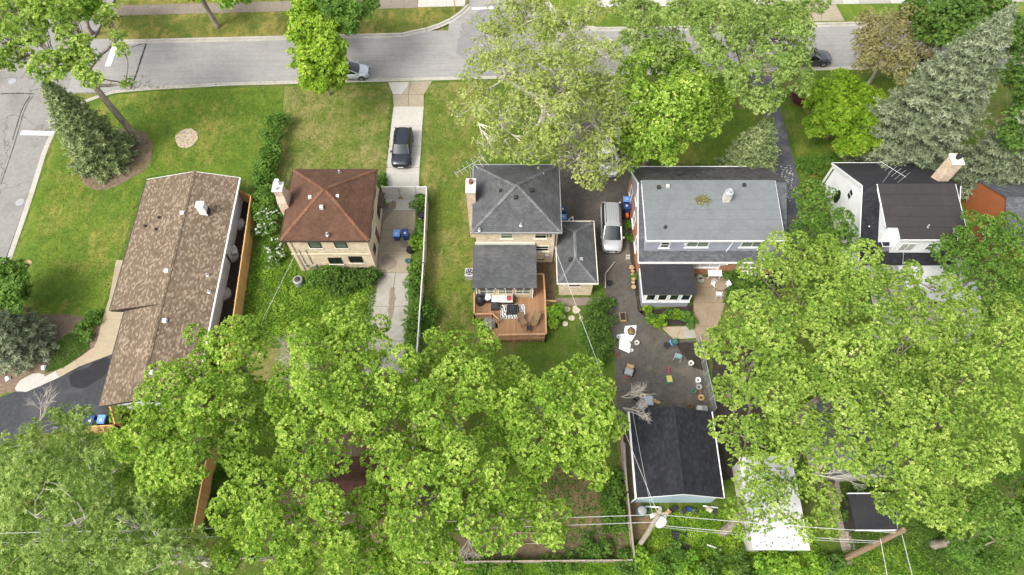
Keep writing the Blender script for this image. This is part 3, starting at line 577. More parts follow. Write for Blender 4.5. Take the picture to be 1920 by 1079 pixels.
# side porch
sp = thing('side_porch', 'small wooden porch landing with railings at the ranch house side door', 'porch', (-24.75,23.4,0), R(1.4))
MB().box(-.7,.5,-.9,.9,.5,.6).build('platform', M_['deckw'], sp)
for a in (-.65,.45):
    for b in (-.85,.85): MB().box(a-.05,a+.05,b-.05,b+.05,0,1.5).build('post', M_['railw'], sp)
mb = MB().box(-.7,.5,.8,.9,1.502,1.56).box(.4,.5,-.9,.79,1.503,1.56).box(-.7,.39,-.9,-.8,1.502,1.56); mb.build('rail', M_['railw'], sp)
mb = MB(); [mb.box(.43,.47,-.7+i*.16,-.66+i*.16,.6,1.5) for i in range(9)]; [mb.box(-.6+i*.16,-.56+i*.16,.83,.87,.6,1.5) for i in range(6)]; mb.build('balusters', M_['railw'], sp)
# ---- cream brick house with rust hip roof
h2 = thing('brick_house', 'two-storey cream brick house with rust brown pyramid hip roof', 'house', (0,0,0))
MB().box(-19.05,-12.28,31.08,38.0,0,5.26).build('wall', M_['brick_cream'], h2)
r2 = hip(h2, -19.35,-12.0,30.86,38.25,5.42,(-15.72,34.52,7.62),(-15.6,34.56,7.62), M_['sh_rust'], 'brown_trim')
MB().box(-19.12,-12.21,31.01,38.07,2.78,2.95).build('string_course', M_['brick_cream'], h2)
for a, b, m in ((582,371,'offwhite'),(633,369,'offwhite'),(603,389,'offwhite')):
    p = g(a, b, 6.9); vent(r2, p, m, .3)
for a, b, z in ((614,441,5.85),(637,325,5.75)): pipe(r2, g(a, b, z), 'galv', .08, .35)
for c in (-16.75,-14.55): window(h2, 'S', 31.08, c, 4.5, 1.05, 1.25, 'dark', 'glass_g', 0, 1)
for c, z in ((-15.6,1.75),(-13.75,1.95)): window(h2, 'S', 31.08, c, z, 1.2, 1.05, 'dark', 'glass', 1, 0)
window(h2, 'S', 31.08, -13.5, .35, .9, .45, 'dark', 'glass', 0, 0, False)
for c, z, w_ in ((32.6,4.3,1.0),(34.6,4.3,1.0),(36.9,4.3,1.1)): window(h2, 'E', -12.28, c, z, w_, 1.2, 'dark', 'glass_g', 0, 1)
door(h2, 'E', -12.28, 34.0, .95, 2.1, M_['terra'], .3); window(h2, 'E', -12.28, 36.4, 1.7, 1.2, 1.2, 'dark'); window(h2, 'E', -12.28, 32.3, 1.7, .8, 1.0, 'dark')
MB().slab([(-12.27,36.2,2.75),(-11.75,36.2,2.5),(-11.75,37.9,2.5),(-12.27,37.9,2.75)], .12).build('awning', M_['brown_trim'], h2)
for x in (-18.75,-12.22): MB().tube([(x,31.0,5.2),(x,31.0,.1)], .045, 6).build('downspout', M_['stone_trim'], h2)
c2 = MB().box(-19.85,-19.052,34.0,35.35,0,6.3).add([(-19.85,34.0,6.3),(-19.052,34.0,6.3),(-19.052,35.35,6.3),(-19.85,35.35,6.3),(-19.8,34.15,6.9),(-19.1,34.15,6.9),(-19.1,35.05,6.9),(-19.8,35.05,6.9)], [(0,1,5,4),(1,2,6,5),(2,3,7,6),(3,0,4,7),(4,5,6,7)]).build('chimney', M_['brick_tan'], h2)
MB().box(-19.8,-19.1,34.2,35.0,6.9,7.7).build('chimney_stack', M_['brick_tan'], c2); MB().bbox(-19.9,-19.0,34.1,35.1,7.702,7.85,.03).build('chimney_crown', M_['offwhite'], c2)
MB().lathe([(.15,7.85),(.15,8.1),(.11,8.1)], (-19.5,34.35,0), 12).build('flue_pot', M_['offwhite'], c2); MB().box(-19.62,-19.28,34.68,35.0,7.852,8.35).build('flue_box', M_['white'], c2)
MB().slab([(-19.3,34.0,5.5),(-18.3,34.0,5.95),(-18.3,34.6,5.98),(-19.3,35.0,5.52)], .25).build('cricket', M_['sh_rust'], c2)
for x in (-18.35,-17.55): MB().box(x-.09,x+.09,30.95,31.075,.75,1.15).build('meter_box', M_['galv'], h2)
for x in (-18.35,-17.75): MB().tube([(x,31.03,1.16),(x,31.03,3.6)], .03, 6).build('conduit', M_['grey'], h2)
# ---- brick house with grey hip roof, rear addition
h3 = thing('brick_house', 'cream brick house with grey hip roof and a rear sunroom above a wooden deck', 'house', (0,0,0))
MB().box(-3.1,3.9,31.95,38.5,0,5.26).build('wall', M_['brick_cream'], h3)
r3 = hip(h3, -3.38,4.12,31.68,38.78,5.42,(.3,35.0,7.45),(.42,35.1,7.45), M_['sh_grey'], 'grey')
MB().box(-3.2,2.0,31.86,31.948,3.14,3.42).build('flashing_band', M_['stone_trim'], h3)
for c in (-.45,2.45): window(h3, 'S', 31.95, c, 4.55, 1.05, 1.05, 'stone_trim', 'glass_g' if c < 0 else 'glass', 0, 1)
window(h3, 'S', 31.95, 2.55, 2.4, 1.4, .9, 'stone_trim', 'glass', 0, 1); window(h3, 'S', 31.95, 2.45, .55, 1.1, .4, 'stone_trim', 'glass', 2, 0, False)
MB().tube([(3.72,31.88,5.2),(3.72,31.88,.1)], .05, 6).build('downspout', M_['brown_trim'], h3)
for x in (3.0,3.3): MB().box(x-.05,x+.05,31.88,31.947,4.3,4.8).build('wall_hook', M_['dark'], h3)
MB().box(2.95,3.3,31.7,31.945,1.0,1.5).build('meter_box', M_['galv'], h3)
for a, b in ((996,357),(967,371)): vent(r3, g(a, b, 6.9), 'dark', .28)
vent(r3, g(938,358,6.8), 'dark', .24)
for a, b, z in ((977,423,5.75),(1019,329,6.0),(899,432,5.6)): pipe(r3, g(a, b, z), 'galv', .06, .3)
c3 = MB().box(-3.85,-3.11,34.6,35.9,0,7.0).build('chimney', M_['brick_tan'], h3); MB().bbox(-3.92,-3.04,34.5,36.0,7.002,7.15,.03).build('chimney_crown', M_['offwhite'], c3)
MB().lathe([(.2,7.15),(.17,7.5),(.12,7.5)], (-3.48,35.5,0), 12).build('flue_pot', M_['terra'], c3)
sr = MB().extr([(-3.1,27.9,0),(-3.1,31.948,0),(-3.1,31.948,2.98),(-3.1,27.9,2.62)], (4.9,0,0)).build('sunroom', M_['sid_tan'], h3)
MB().slab([(-3.36,27.78,2.76),(2.1,27.78,2.76),(2.1,31.945,3.13),(-3.36,31.945,3.13)], .1).build('sunroom_roof', M_['sh_grey'], h3)
mb = MB().box(-3.36,2.1,27.7,27.778,2.64,2.75); mb.build('gutter', M_['dark'], h3)
mb = MB(); [mb.box(x-.06,x+.06,27.68,27.71,2.755,2.78) for x in (-3.0,-2.2,-1.4,-.6,.2,1.0,1.7)]; mb.build('gutter_clips', M_['white'], h3)
for c in (-2.15,-.55,.95): window(h3, 'S', 27.9, c, 1.98, 1.3, 1.05, 'stone_trim', 'glass_g', 1, 1, False)
for x in (-3.1,1.72): MB().box(x,x+.1,27.84,27.898,.8,2.6).build('corner_board', M_['white'], h3)
def antenna(p, hgt, ang, n, lbl, L=1.6, tilt=0):
    t = thing('tv_antenna', lbl, 'antenna', p, ang); MB().tube([(0,0,0),(0,0,hgt)], .025, 6).build('mast', M_['galv'], t)
    b = MB().tube([(-L*.6,0,hgt-.05),(L*.6,0,hgt+.05+tilt)], .02, 6).build('boom', M_['galv'], t)
    for i in range(n):
        x = -L*.55+i*L*1.1/(n-1); w = .35+.5*abs(i/(n-1)); MB().tube([(x,-w,hgt+tilt*(x/L)),(x,w,hgt+tilt*(x/L))], .013, 5).build('element', M_['galv'], b)
    return t
antenna((-3.5,36.1,6.6), 2.0, .55, 7, 'silver television antenna beside the chimney of the grey hip-roofed house', 2.4, .3)
# ---- brick garage
h3g = thing('brick_garage', 'small cream brick garage with grey hip roof beside the asphalt drive', 'garage', (0,0,0))
MB().box(4.15,7.0,28.55,34.3,0,2.58).build('wall', M_['brick_cream'], h3g)
rg = hip(h3g, 3.92,7.26,28.28,34.56,2.72,(5.45,30.2,3.62),(5.45,32.9,3.62), M_['sh_grey'], 'stone_trim')
vent(rg, g(1069,487,3.45), 'dark', .28); vent(rg, g(1090,487,3.3), 'bark' if False else 'grey', .3); window(h3g, 'S', 28.55, 5.4, 1.95, .95, .5, 'terra', 'glass', 0, 1)
# ---- lavender cape house
h4 = thing('cape_house', 'lavender sided cape house over red brick with a wide grey rear dormer', 'house', (0,0,0))
gable_x(11.2,23.4,30.7,40.1,0,2.98,3.1,36.3,5.95).build('wall', M_['brick_red'], h4)
MB().extr([(11.19,31.2,2.6),(11.19,39.9,2.6),(11.19,36.3,5.9)], (-.02,0,0)).build('gable_siding', M_['sid_lav'], h4)
r4 = MB().slab([(10.9,36.3,6.15),(23.7,36.3,6.15),(23.7,40.45,3.05),(10.9,40.45,3.05)], .14).build('roof', M_['sh_dkgrey'], h4)
MB().slab([(10.9,36.298,6.15),(23.7,36.298,6.15),(23.7,30.25,2.93),(10.9,30.25,2.93)], .14).build('roof_slope', M_['sh_slate'], r4)
mb = MB().bar((10.88,36.3,6.05),(10.88,40.45,2.96),.05,.18).bar((10.88,36.3,6.05),(10.88,30.25,2.84),.05,.18).box(10.9,23.7,30.13,30.248,2.77,2.91).box(10.9,23.7,40.452,40.55,2.9,3.04); mb.build('fascia', M_['white'], r4)
MB().extr([(11.4,31.1,3.0),(11.4,36.28,5.6),(11.4,36.28,6.0),(11.4,31.1,5.42)], (11.1,0,0)).build('dormer_wall', M_['sid_lav'], h4)
nst = 6
for i in range(nst):                                     # roofing felt strips, each lapped over the next
    y0, y1 = 30.82+i*(36.5-30.82)/nst, 30.82+(i+1)*(36.5-30.82)/nst+.04; zz = lambda y: 5.52+(y-30.82)*.115
    MB().slab([(11.22,y0,zz(y0)+.02),(22.72,y0,zz(y0)+.02),(22.72,y1,zz(y1)),(11.22,y1,zz(y1))], .1).build('roofing_strip', M_['roll_grey'], h4)
mb = MB().box(11.2,22.74,30.74,30.818,5.3,5.5); mb.bar((11.18,30.8,5.42),(11.18,36.5,6.06),.05,.16); mb.bar((22.75,30.8,5.42),(22.75,36.5,6.06),.05,.16); mb.build('dormer_fascia', M_['white'], h4)
MB().box(11.25,22.7,30.82,31.095,5.28,5.4).build('dormer_soffit', M_['white'], h4)
window(h4, 'S', 31.1, 13.0, 4.35, .85, .95, 'white', 'glass', 0, 1, True, .1); window(h4, 'S', 31.1, 15.75, 4.45, 1.95, .95, 'white', 'glass_g', 1, 0, True, .1); window(h4, 'S', 31.1, 20.4, 4.45, 2.0, .95, 'white', 'glass_g', 1, 0, True, .1)
MB().tube([(18.7,31.02,5.3),(18.45,31.0,3.4)], .05, 6).build('downspout', M_['white'], h4); MB().tube([(18.6,30.1,2.75),(18.3,30.6,1.8),(18.3,30.62,.1)], .05, 6).build('downspout', M_['white'], h4)
MB().box(14.6,14.75,30.98,31.095,4.4,4.6).build('wall_light', M_['white'], h4)
c = g(1361,375,6.0); ch = MB().bbox(c.x-.28, c.x+.28, c.y-.25, c.y+.25, 5.5, 7.0, .05).build('chimney', M_['offwhite'], h4); MB().lathe([(.36,7.0),(.36,7.12),(.2,7.14),(.2,7.4),(.14,7.4)], (c.x, c.y, 0), 12).build('flue_pot', M_['galv'], ch)
for a, b in ((1235,352),(1252,350),(1395,348)): vent(h4, g(a, b, 6.15), 'dark' if a != 1252 else 'offwhite', .28)
pipe(h4, g(1247,427,5.7), 'dark', .09, .25)
for yy, z in ((38.6,1.5),(35.6,1.5),(33.0,1.5)): window(h4, 'W', 11.2, yy, z, 1.1, 1.3, 'white', 'glass', 0, 1, True, .1)
window(h4, 'W', 11.165, 36.3, 3.9, .9, 1.1, 'white', 'glass', 0, 1)
for x, w_ in ((17.0,2.6),(21.6,3.2)): window(h4, 'S', 30.7, x, 1.75, w_, 1.0, 'white', 'glass_w', 2, 0, True, .08)
pw = MB().box(11.35,15.35,27.4,30.69,0,.9).build('porch_base', M_['sid_lav'], h4)
mb = MB()
for x in (11.35,12.4,13.4,14.4,15.25): mb.box(x,x+.1,27.4,27.5,.9,2.55)
for y in (28.4,29.5,30.55): mb.box(11.35,11.45,y,y+.1,.9,2.55).box(15.25,15.35,y,y+.1,.9,2.55)
mb.build('porch_posts', M_['white'], h4)
for i in range(4): window(h4, 'S', 27.42, 11.9+i*1.0, 1.75, .92, 1.2, 'white', 'glass', 0, 0, False, .12)
for y in (27.9,28.95,30.05): window(h4, 'W', 11.37, y, 1.75, .98, 1.2, 'white', 'glass', 0, 0, False, .12); window(h4, 'E', 15.33, y, 1.75, .98, 1.2, 'white', 'glass', 0, 0, False, .12)
MB().box(11.3,15.4,27.32,30.7,.902,1.0).build('porch_sill', M_['white'], h4); MB().box(11.33,15.37,27.38,30.69,2.4,2.56).build('porch_header', M_['white'], h4)
for i in range(4):
    y0, y1 = 27.18+i*.8, 27.18+(i+1)*.8+.02; zz = lambda y: 2.68+(y-27.18)*.018
    MB().slab([(11.05,y0,zz(y0)+.025),(15.62,y0,zz(y0)+.025),(15.62,y1,zz(y1)),(11.05,y1,zz(y1))], .08).build('porch_roofing_strip', M_['roll_black'], h4)
# ---- white cape house
h5 = thing('white_house', 'white sided house with charcoal roof, raised rear dormer and brick chimney', 'house', (0,0,0))
gable_x(30.2,38.0,30.9,40.5,0,3.0,3.0,35.7,6.25).build('wall', M_['sid_white'], h5)
r5 = MB().slab([(29.95,35.7,6.5),(38.3,35.7,6.5),(38.3,40.95,3.0),(29.95,40.95,3.0)], .14).build('roof', M_['roll_black'], h5)
MB().slab([(29.95,35.698,6.5),(38.3,35.698,6.5),(38.3,30.1,2.75),(29.95,30.1,2.75)], .14).build('roof_slope', M_['sh_black'], r5)
MB().bar((29.92,35.7,6.42),(29.92,40.95,2.92),.06,.2).bar((29.92,35.7,6.42),(29.92,30.1,2.67),.06,.2).box(29.95,38.3,40.952,41.02,2.8,3.0).bar((38.33,35.7,6.42),(38.33,30.1,2.67),.06,.2).build('fascia', M_['white'], r5)
MB().extr([(31.5,31.6,2.9),(31.5,35.68,5.5),(31.5,35.68,6.35),(31.5,31.9,5.75)], (6.2,0,0)).build('dormer_wall', M_['sid_white'], h5)
MB().box(32.5,36.6,30.95,31.9,2.6,5.65).build('dormer_bay', M_['sid_white'], h5)
for i in range(4):
    y0, y1 = 31.85+i*(35.85-31.85)/4, 31.85+(i+1)*(35.85-31.85)/4+.03; zz = lambda y: 5.9+(y-31.85)*.155
    MB().slab([(31.25,y0,zz(y0)+.03),(37.9,y0,zz(y0)+.03),(37.9,y1,zz(y1)),(31.25,y1,zz(y1))], .1).build('roofing_strip', M_['roll_brown'], h5)
MB().slab([(32.3,30.75,5.74),(36.8,30.75,5.74),(36.8,31.88,5.9),(32.3,31.88,5.9)], .1).build('roofing_strip', M_['roll_brown'], h5)
MB().box(32.3,36.8,30.68,30.748,5.56,5.72).bar((37.93,31.85,5.84),(37.93,35.85,6.44),.05,.16).bar((31.22,31.85,5.84),(31.22,35.85,6.44),.05,.16).build('dormer_fascia', M_['white'], h5)
window(h5, 'S', 30.95, 33.6, 4.2, 1.3, 1.2, 'white', 'glass_w', 1, 0, False, .08); window(h5, 'S', 30.95, 35.6, 4.3, .9, 1.1, 'white', 'glass_g', 0, 1, False, .08)
window(h5, 'W', 30.2, 36.6, 4.0, .75, 1.1, 'white', 'glass', 0, 1, False, .08); window(h5, 'W', 30.2, 33.9, 1.7, 1.0, 1.2, 'white', 'glass', 0, 1)
k = 10; MB().extr([(30.21,37.9+.5*math.cos(j*2*math.pi/8+.39),1.9+.8*math.sin(j*2*math.pi/8+.39)) for j in range(8)], (-.05,0,0)).build('window', M_['glass'], h5)
MB().box(29.98,30.12,40.6,40.74,0,2.95).build('porch_post', M_['white'], h5); MB().slab([(30.0,40.4,2.85),(31.5,40.4,2.85),(31.5,40.8,2.85),(30.0,40.8,2.85)], .06).build('porch_beam', M_['white'], h5)
bl = MB().box(31.55,32.45,31.0,31.6,3.15,3.25).build('balcony', M_['white'], h5)
mb = MB(); [mb.tube([(31.6+i*.14,31.02,3.25),(31.6+i*.14,31.02,4.2)], .015, 4) for i in range(7)]; mb.tube([(31.55,31.02,4.2),(32.45,31.02,4.2)], .025, 5); mb.tube([(31.57,31.02,4.2),(31.57,31.6,4.2)], .025, 5); mb.build('railing', M_['white'], bl)
pipe(r5, g(1739,426,5.85), 'galv', .06, .3); pipe(r5, g(1627,428,4.3), 'white', .06, .3)
ch5 = MB().box(37.0,37.85,36.6,37.6,4,8.2).build('chimney', M_['brick_tan'], h5); MB().bbox(36.92,37.93,36.52,37.68,8.202,8.36,.03).build('chimney_crown', M_['stone_trim'], ch5); MB().lathe([(.18,8.36),(.18,8.6),(.26,8.62),(.22,8.72)], (37.45,37.15,0), 10).build('flue_cap', M_['black'], ch5)
antenna((31.9,36.2,6.3), 1.7, -.9, 7, 'white television antenna on the ridge of the charcoal-roofed white house', 2.0, .2)
wx = thing('patio_cover', 'flat white patio roof on posts behind the white house', 'patio cover', (0,0,0))
MB().box(33.4,39.6,26.6,30.05,2.45,2.6).build('roof_panel', M_['white_roof'], wx)
for x in (33.5,36.5,39.5): MB().box(x-.06,x+.06,26.65,26.77,0,2.45).build('post', M_['white'], wx)
# ---- rust clad building at the right edge
h6 = thing('rust_house', 'building with rust red clad gable wall and grey shingle roof', 'house', (0,0,0))
gable_x(43.2,52,32.2,38.8,0,2.9,2.9,35.5,4.9).build('wall', M_['sid_rust'], h6)
MB().slab([(43.05,35.5,5.1),(52.2,35.5,5.1),(52.2,31.9,2.9),(43.05,31.9,2.9)], .12).build('roof', M_['sh_slate'], h6); MB().slab([(43.05,35.502,5.1),(52.2,35.502,5.1),(52.2,39.1,2.9),(43.05,39.1,2.9)], .12).build('roof_slope', M_['sh_slate'], h6)
window(h6, 'W', 43.2, 34.3, 1.6, 1.0, 1.2, 'white', 'glass', 0, 1)
# ---- pale blue garage
h7 = thing('blue_garage', 'pale blue sided garage with charcoal gable roof behind the asphalt yard', 'garage', (0,0,0))
gable(9.35,15.15,10.62,16.7,0,2.5,2.5,12.27,3.78).build('wall', M_['sid_blue'], h7)
r7 = MB().slab([(12.27,10.45,3.95),(12.27,16.95,3.95),(9.1,16.95,2.66),(9.1,10.45,2.66)], .1).build('roof', M_['sh_black'], h7); MB().slab([(12.272,10.45,3.95),(12.272,16.95,3.95),(15.42,16.95,2.66),(15.42,10.45,2.66)], .1).build('roof_slope', M_['sh_black'], r7)
caps(r7, (12.27,10.45,3.95), (12.27,16.95,3.95), M_['sh_black'], .3)
MB().box(8.96,9.09,10.4,16.95,2.5,2.64).box(15.43,15.52,10.45,16.95,2.5,2.64).bar((12.27,10.43,3.86),(9.1,10.43,2.57),.03,.12).bar((12.27,10.43,3.86),(15.42,10.43,2.57),.03,.12).build('gutter', M_['white'], r7)
MB().tube([(9.0,10.4,2.5),(9.0,10.5,1.2),(9.0,10.55,.1)], .05, 6).build('downspout', M_['white'], h7); fbox(MB(), 'S', 10.62, 12.0, 12.6, 2.9, 3.1, 0, .04).build('gable_vent', M_['stone_trim'], h7)
window(h7, 'W', 9.35, 13.5, 1.5, .9, .9); 
# ---- other roofs under the trees
h8 = thing('white_roof_garage', 'garage with flat bright white membrane roof under the branches', 'garage', (0,0,0))
MB().box(17.2,20.8,7.1,13.3,0,2.45).build('wall', M_['offwhite'], h8); MB().slab([(16.95,6.9,2.62),(21.0,6.85,2.62),(20.95,13.5,2.62),(17.0,13.5,2.62)], .15).build('roof', M_['white_roof'], h8); vent(h8, (18.9,9.0,2.62), 'grey', .2)
h9 = thing('garden_shed', 'shed with maroon shingle roof hidden beneath the backyard maples', 'shed', (0,0,0))
MB().box(-13.2,-7.2,9.8,13.4,0,2.2).build('wall', M_['offwhite'], h9)
MB().slab([(-13.4,11.6,3.1),(-7.0,11.6,3.1),(-7.0,9.6,2.2),(-13.4,9.6,2.2)], .1).build('roof', M_['sh_maroon'], h9); MB().slab([(-13.4,11.602,3.1),(-7.0,11.602,3.1),(-7.0,13.6,2.2),(-13.4,13.6,2.2)], .1).build('roof_slope', M_['sh_maroon'], h9); MB().box(-13.4,-7.0,9.53,9.598,2.08,2.2).build('gutter', M_['white'], h9)
h10 = thing('garden_shed', 'low dark shed with white roof edges beside the leaning utility pole', 'shed', (0,0,0))
MB().box(24.9,27.6,8.5,10.6,0,2.1).build('wall', M_['dark'], h10); MB().slab([(24.7,8.3,2.25),(27.8,8.3,2.25),(27.8,10.8,2.3),(24.7,10.8,2.3)], .1).build('roof', M_['roll_black'], h10); MB().box(24.7,27.8,8.22,8.298,2.1,2.26).box(24.7,27.8,10.802,10.88,2.1,2.34).build('fascia', M_['white'], h10)
h11 = thing('grey_garage', 'garage with dark slate roof almost hidden by maple crowns', 'garage', (0,0,0))
gable(23.2,28.2,12.2,17.5,0,2.5,2.5,25.7,3.6).build('wall', M_['offwhite'], h11); MB().slab([(25.7,12,3.75),(25.7,17.7,3.75),(22.9,17.7,2.6),(22.9,12,2.6)], .1).build('roof', M_['sh_slate'], h11); MB().slab([(25.702,12,3.75),(25.702,17.7,3.75),(28.5,17.7,2.6),(28.5,12,2.6)], .1).build('roof_slope', M_['sh_slate'], h11)
# ------------------------------------------------------------------ fences
def plank_fence(name, label, pts, h, mat, post_m=None, panel=2.4, pw=.14, gap=.008, rails=2, side=1, th=.02, capm=None, cat='fence'):
    root = thing(name, label, cat, (pts[0].x, pts[0].y, 0)); o = Vector((pts[0].x, pts[0].y, 0)); post_m = post_m or mat
    for a, b in zip(pts, pts[1:]):
        a, b = Vector((a.x,a.y,0))-o, Vector((b.x,b.y,0))-o; L = (b-a).length; d = (b-a)/L; nrm = Vector((-d.y,d.x,0))*side; n = max(1, round(L/panel)); pl = L/n
        for i in range(n+1):
            p = a+d*i*pl; MB().bbox(p.x-.055,p.x+.055,p.y-.055,p.y+.055,-.1,h+.08,.015).build('post', post_m, root)
        for i in range(n):
            s0, s1 = i*pl+.06, (i+1)*pl-.06; k = max(1, int((s1-s0)/pw)); w = (s1-s0)/k; mb = MB()
            for j in range(k):
                p = a+d*(s0+j*w+w/2); q = h-U(0,.03) if pw < .5 else h; e = d*(w-gap)/2; t = nrm*th; f = nrm*.03
                mb.prism([(p-e+f)[:2],(p+e+f)[:2],(p+e+f+t)[:2],(p-e+f+t)[:2]], .04, q)
            mb.build('panel', mat, root, kind='stuff')
            for r in range(rails): z = .25+(h-.5)*r/max(1, rails-1); MB().bar(a+d*s0+Vector((0,0,z)), a+d*s1+Vector((0,0,z)), .05, .09).build('rail', post_m, root)
            if capm: MB().bar(a+d*s0+nrm*.02+Vector((0,0,h+.03)), a+d*s1+nrm*.02+Vector((0,0,h+.03)), .09, .05).build('cap_rail', capm, root)
    return root
plank_fence('cedar_fence', 'tall orange cedar plank fence running along the ranch house side yard', [g(482,388), g(449,625), g(378,1012)], 1.8, M_['cedar'], side=1, rails=2, capm=M_['cedar'])
plank_fence('cedar_fence', 'short cedar fence return between ranch house corner and hedge', [g(452,376), g(482,388)], 1.8, M_['cedar'], rails=2)
plank_fence('cedar_fence', 'L-shaped cedar screen around the two blue bins', [g(153,812), g(233,808), g(224,775)], 1.5, M_['cedar'], rails=2, capm=M_['cedar'], side=-1)
plank_fence('cedar_fence', 'broken cedar fence pieces under the locust crown', [g(40,960), g(72,930), g(80,900)], 1.5, M_['cedar'])
plank_fence('cedar_fence', 'short cedar panel at the foot of the wires', [g(322,1048), g(365,1040)], 1.2, M_['cedar'])
plank_fence('vinyl_fence', 'white vinyl privacy fence beside the concrete driveway', [g(803,372), g(797,512), g(784,700), g(778,860)], 1.75, M_['vinyl'], pw=.6, gap=.004, capm=M_['vinyl'], side=1, panel=2.2)
plank_fence('wooden_fence', 'low weathered plank fence between soil yard and garage', [g(1160,800), g(1172,930), g(1184,1046)], 1.2, M_['grey_wood'], capm=M_['grey_wood'])
plank_fence('wooden_fence', 'weathered grey plank fence along the back of the soil yard', [g(1180,1054), g(960,1056), g(786,1058)], 1.2, M_['grey_wood'], capm=M_['grey_wood'])
plank_fence('wooden_fence', 'weathered grey fence run below the locusts', [g(520,1052), g(420,1050), g(330,1058)], 1.2, M_['grey_wood'], capm=M_['grey_wood'])
gt = thing('driveway_gate', 'white vinyl gate closing the concrete driveway', 'gate', (0,0,0)); ga, gb = g(722,372), g(803,372)
for x in (ga.x, (ga.x+gb.x)/2+.9, gb.x-.12): MB().bbox(x-.07,x+.07,ga.y-.07,ga.y+.07,-.1,1.9,.02).build('post', M_['vinyl'], gt)
for x0, x1 in ((ga.x+.08,(ga.x+gb.x)/2+.82),((ga.x+gb.x)/2+.98,gb.x-.2)):
    pn = MB().box(x0,x1,ga.y-.02,ga.y+.02,.12,1.72).build('panel', M_['vinyl'], gt); MB().box(x0,x1,ga.y-.045,ga.y+.045,1.722,1.8).build('rail', M_['vinyl'], pn); MB().box(x0,x1,ga.y-.045,ga.y+.045,.06,.118).build('rail', M_['vinyl'], pn)
t = thing('shovel', 'rusty shovel hanging on the white driveway gate', 'shovel', g(752,372)+Vector((0,-.1,0)))
MB().tube([(0,0,.35),(0,.0,1.8)], .022, 6).build('handle', M_['dark'], t); MB().extr([(-.2,-.02,.0),(.2,-.02,.0),(.22,-.02,.25),(.1,-.02,.38),(-.1,-.02,.38),(-.22,-.02,.25)], (0,-.02,0)).build('blade', M_['log'], t)
cl = thing('chain_link_fence', 'galvanised chain-link fence along the asphalt yard', 'fence', (0,0,0)); A_, B_ = g(1306,638), g(1336,775); n = 6
meshm, nt_, b_ = new('chain_link_mesh', .5, .4, .5, (.5,.5,.5)); ck = cells(nt_, .12, .12, 0); nt_.links.new(nd(nt_, 'Math', operation='MAXIMUM', i0=nd(nt_, 'Math', operation='LESS_THAN', i0=ck[1], i1=.2).outputs[0], i1=nd(nt_, 'Math', operation='LESS_THAN', i0=ck[2], i1=.2).outputs[0]).outputs[0], b_.inputs['Alpha'])
for i in range(n+1): p = A_.lerp(B_, i/n); MB().tube([p, p+Vector((0,0,1.3))], .03, 6).build('post', M_['galv'], cl)
for i in range(n): p, q = A_.lerp(B_, i/n), A_.lerp(B_, (i+1)/n); MB().add([p, q, q+Vector((0,0,1.25)), p+Vector((0,0,1.25))], [(0,1,2,3)]).build('wire_mesh', meshm, cl); MB().tube([p+Vector((0,0,1.27)), q+Vector((0,0,1.27))], .02, 5).build('top_rail', M_['galv'], cl)
# ------------------------------------------------------------------ deck and furniture
dk = thing('wooden_deck', 'brown wooden deck with railing behind the sunroom', 'deck', (0,0,0)); DZ = .8
dp = [g(a, b, 1.7) for a, b in ((889,549),(889,589),(923,588),(934,598),(934,628),(1024,626),(1022,558),(1019,514),(1003,514))]
poly = [(p.x, p.y) for p in dp]+[(1.82,27.86),(-3.15,27.86)]
MB().prism(poly, .55, .75).build('frame', M_['railw'], dk)
mb = MB(); x = min(p[0] for p in poly)
while x < max(p[0] for p in poly):                             # boards run front to back, clipped to the outline
    xm = x+.07; ys = []
    for (ax, ay), (bx, by) in zip(poly, poly[1:]+poly[:1]):
        if (ax <= xm) != (bx <= xm): ys.append(ay+(by-ay)*(xm-ax)/(bx-ax))
    ys.sort()
    for y0, y1 in zip(ys[::2], ys[1::2]): mb.box(x, x+.135, y0, y1, .752, DZ+U(0,.004))
    x += .142
mb.build('deck_boards', M_['deckw'], dk, kind='stuff')
def railing(par, a, b, z0, z1, zb=0):
    a, b = Vector((a.x,a.y,0)), Vector((b.x,b.y,0)); L = (b-a).length; n = max(1, round(L/1.6)); up = lambda p, z: p+Vector((0,0,z))
    for i in range(n+1): p = a.lerp(b, i/n); MB().box(p.x-.05,p.x+.05,p.y-.05,p.y+.05,zb,z1-.002).build('post', M_['railw'], par)
    MB().bar(up(a,z1+.02), up(b,z1+.02), .14, .04).build('top_rail', M_['railw'], par); MB().bar(up(a,z0+.12), up(b,z0+.12), .05, .09).build('bottom_rail', M_['railw'], par)
    k = int(L/.13); mb = MB()
    for i in range(1, k): p = a.lerp(b, i/k); mb.box(p.x-.02,p.x+.02,p.y-.02,p.y+.02,zb+.02,z1)
    mb.build('balusters', M_['railw'], par, kind='stuff')
for a, b in zip(dp, dp[1:]):
    if (a, b) != (dp[3], dp[4]): railing(dk, a, b, DZ, 1.65)
st0 = g(934,628,1.7); s1 = g(912,638,.9); railing(dk, Vector((st0.x-.02,st0.y-.05,0)), s1, .3, 1.2)
for i in range(3): MB().box(st0.x-.35-.32*i, st0.x-.05-.32*i, st0.y, st0.y+1.1, 0, .62-.2*i).build('step', M_['deckw'], dk)
e0 = g(1022,558,1.7); railing(dk, e0, g(1042,566,1.0), .3, 1.1)
def on(px_, py_): return g(px_, py_, DZ+.01)
rugm, nt_, b_ = new('zebra_rug_weave', .95, .1); w_ = nd(nt_, 'TexWave', Vector=pos(nt_), Scale=2.2, Distortion=9., Detail=2., Detail_Scale=1.2); nt_.links.new(ramp(nt_, w_.outputs['Fac'], [(.46,(.02,.02,.022)),(.54,(.62,.6,.58))]), b_.inputs['Base Color'])
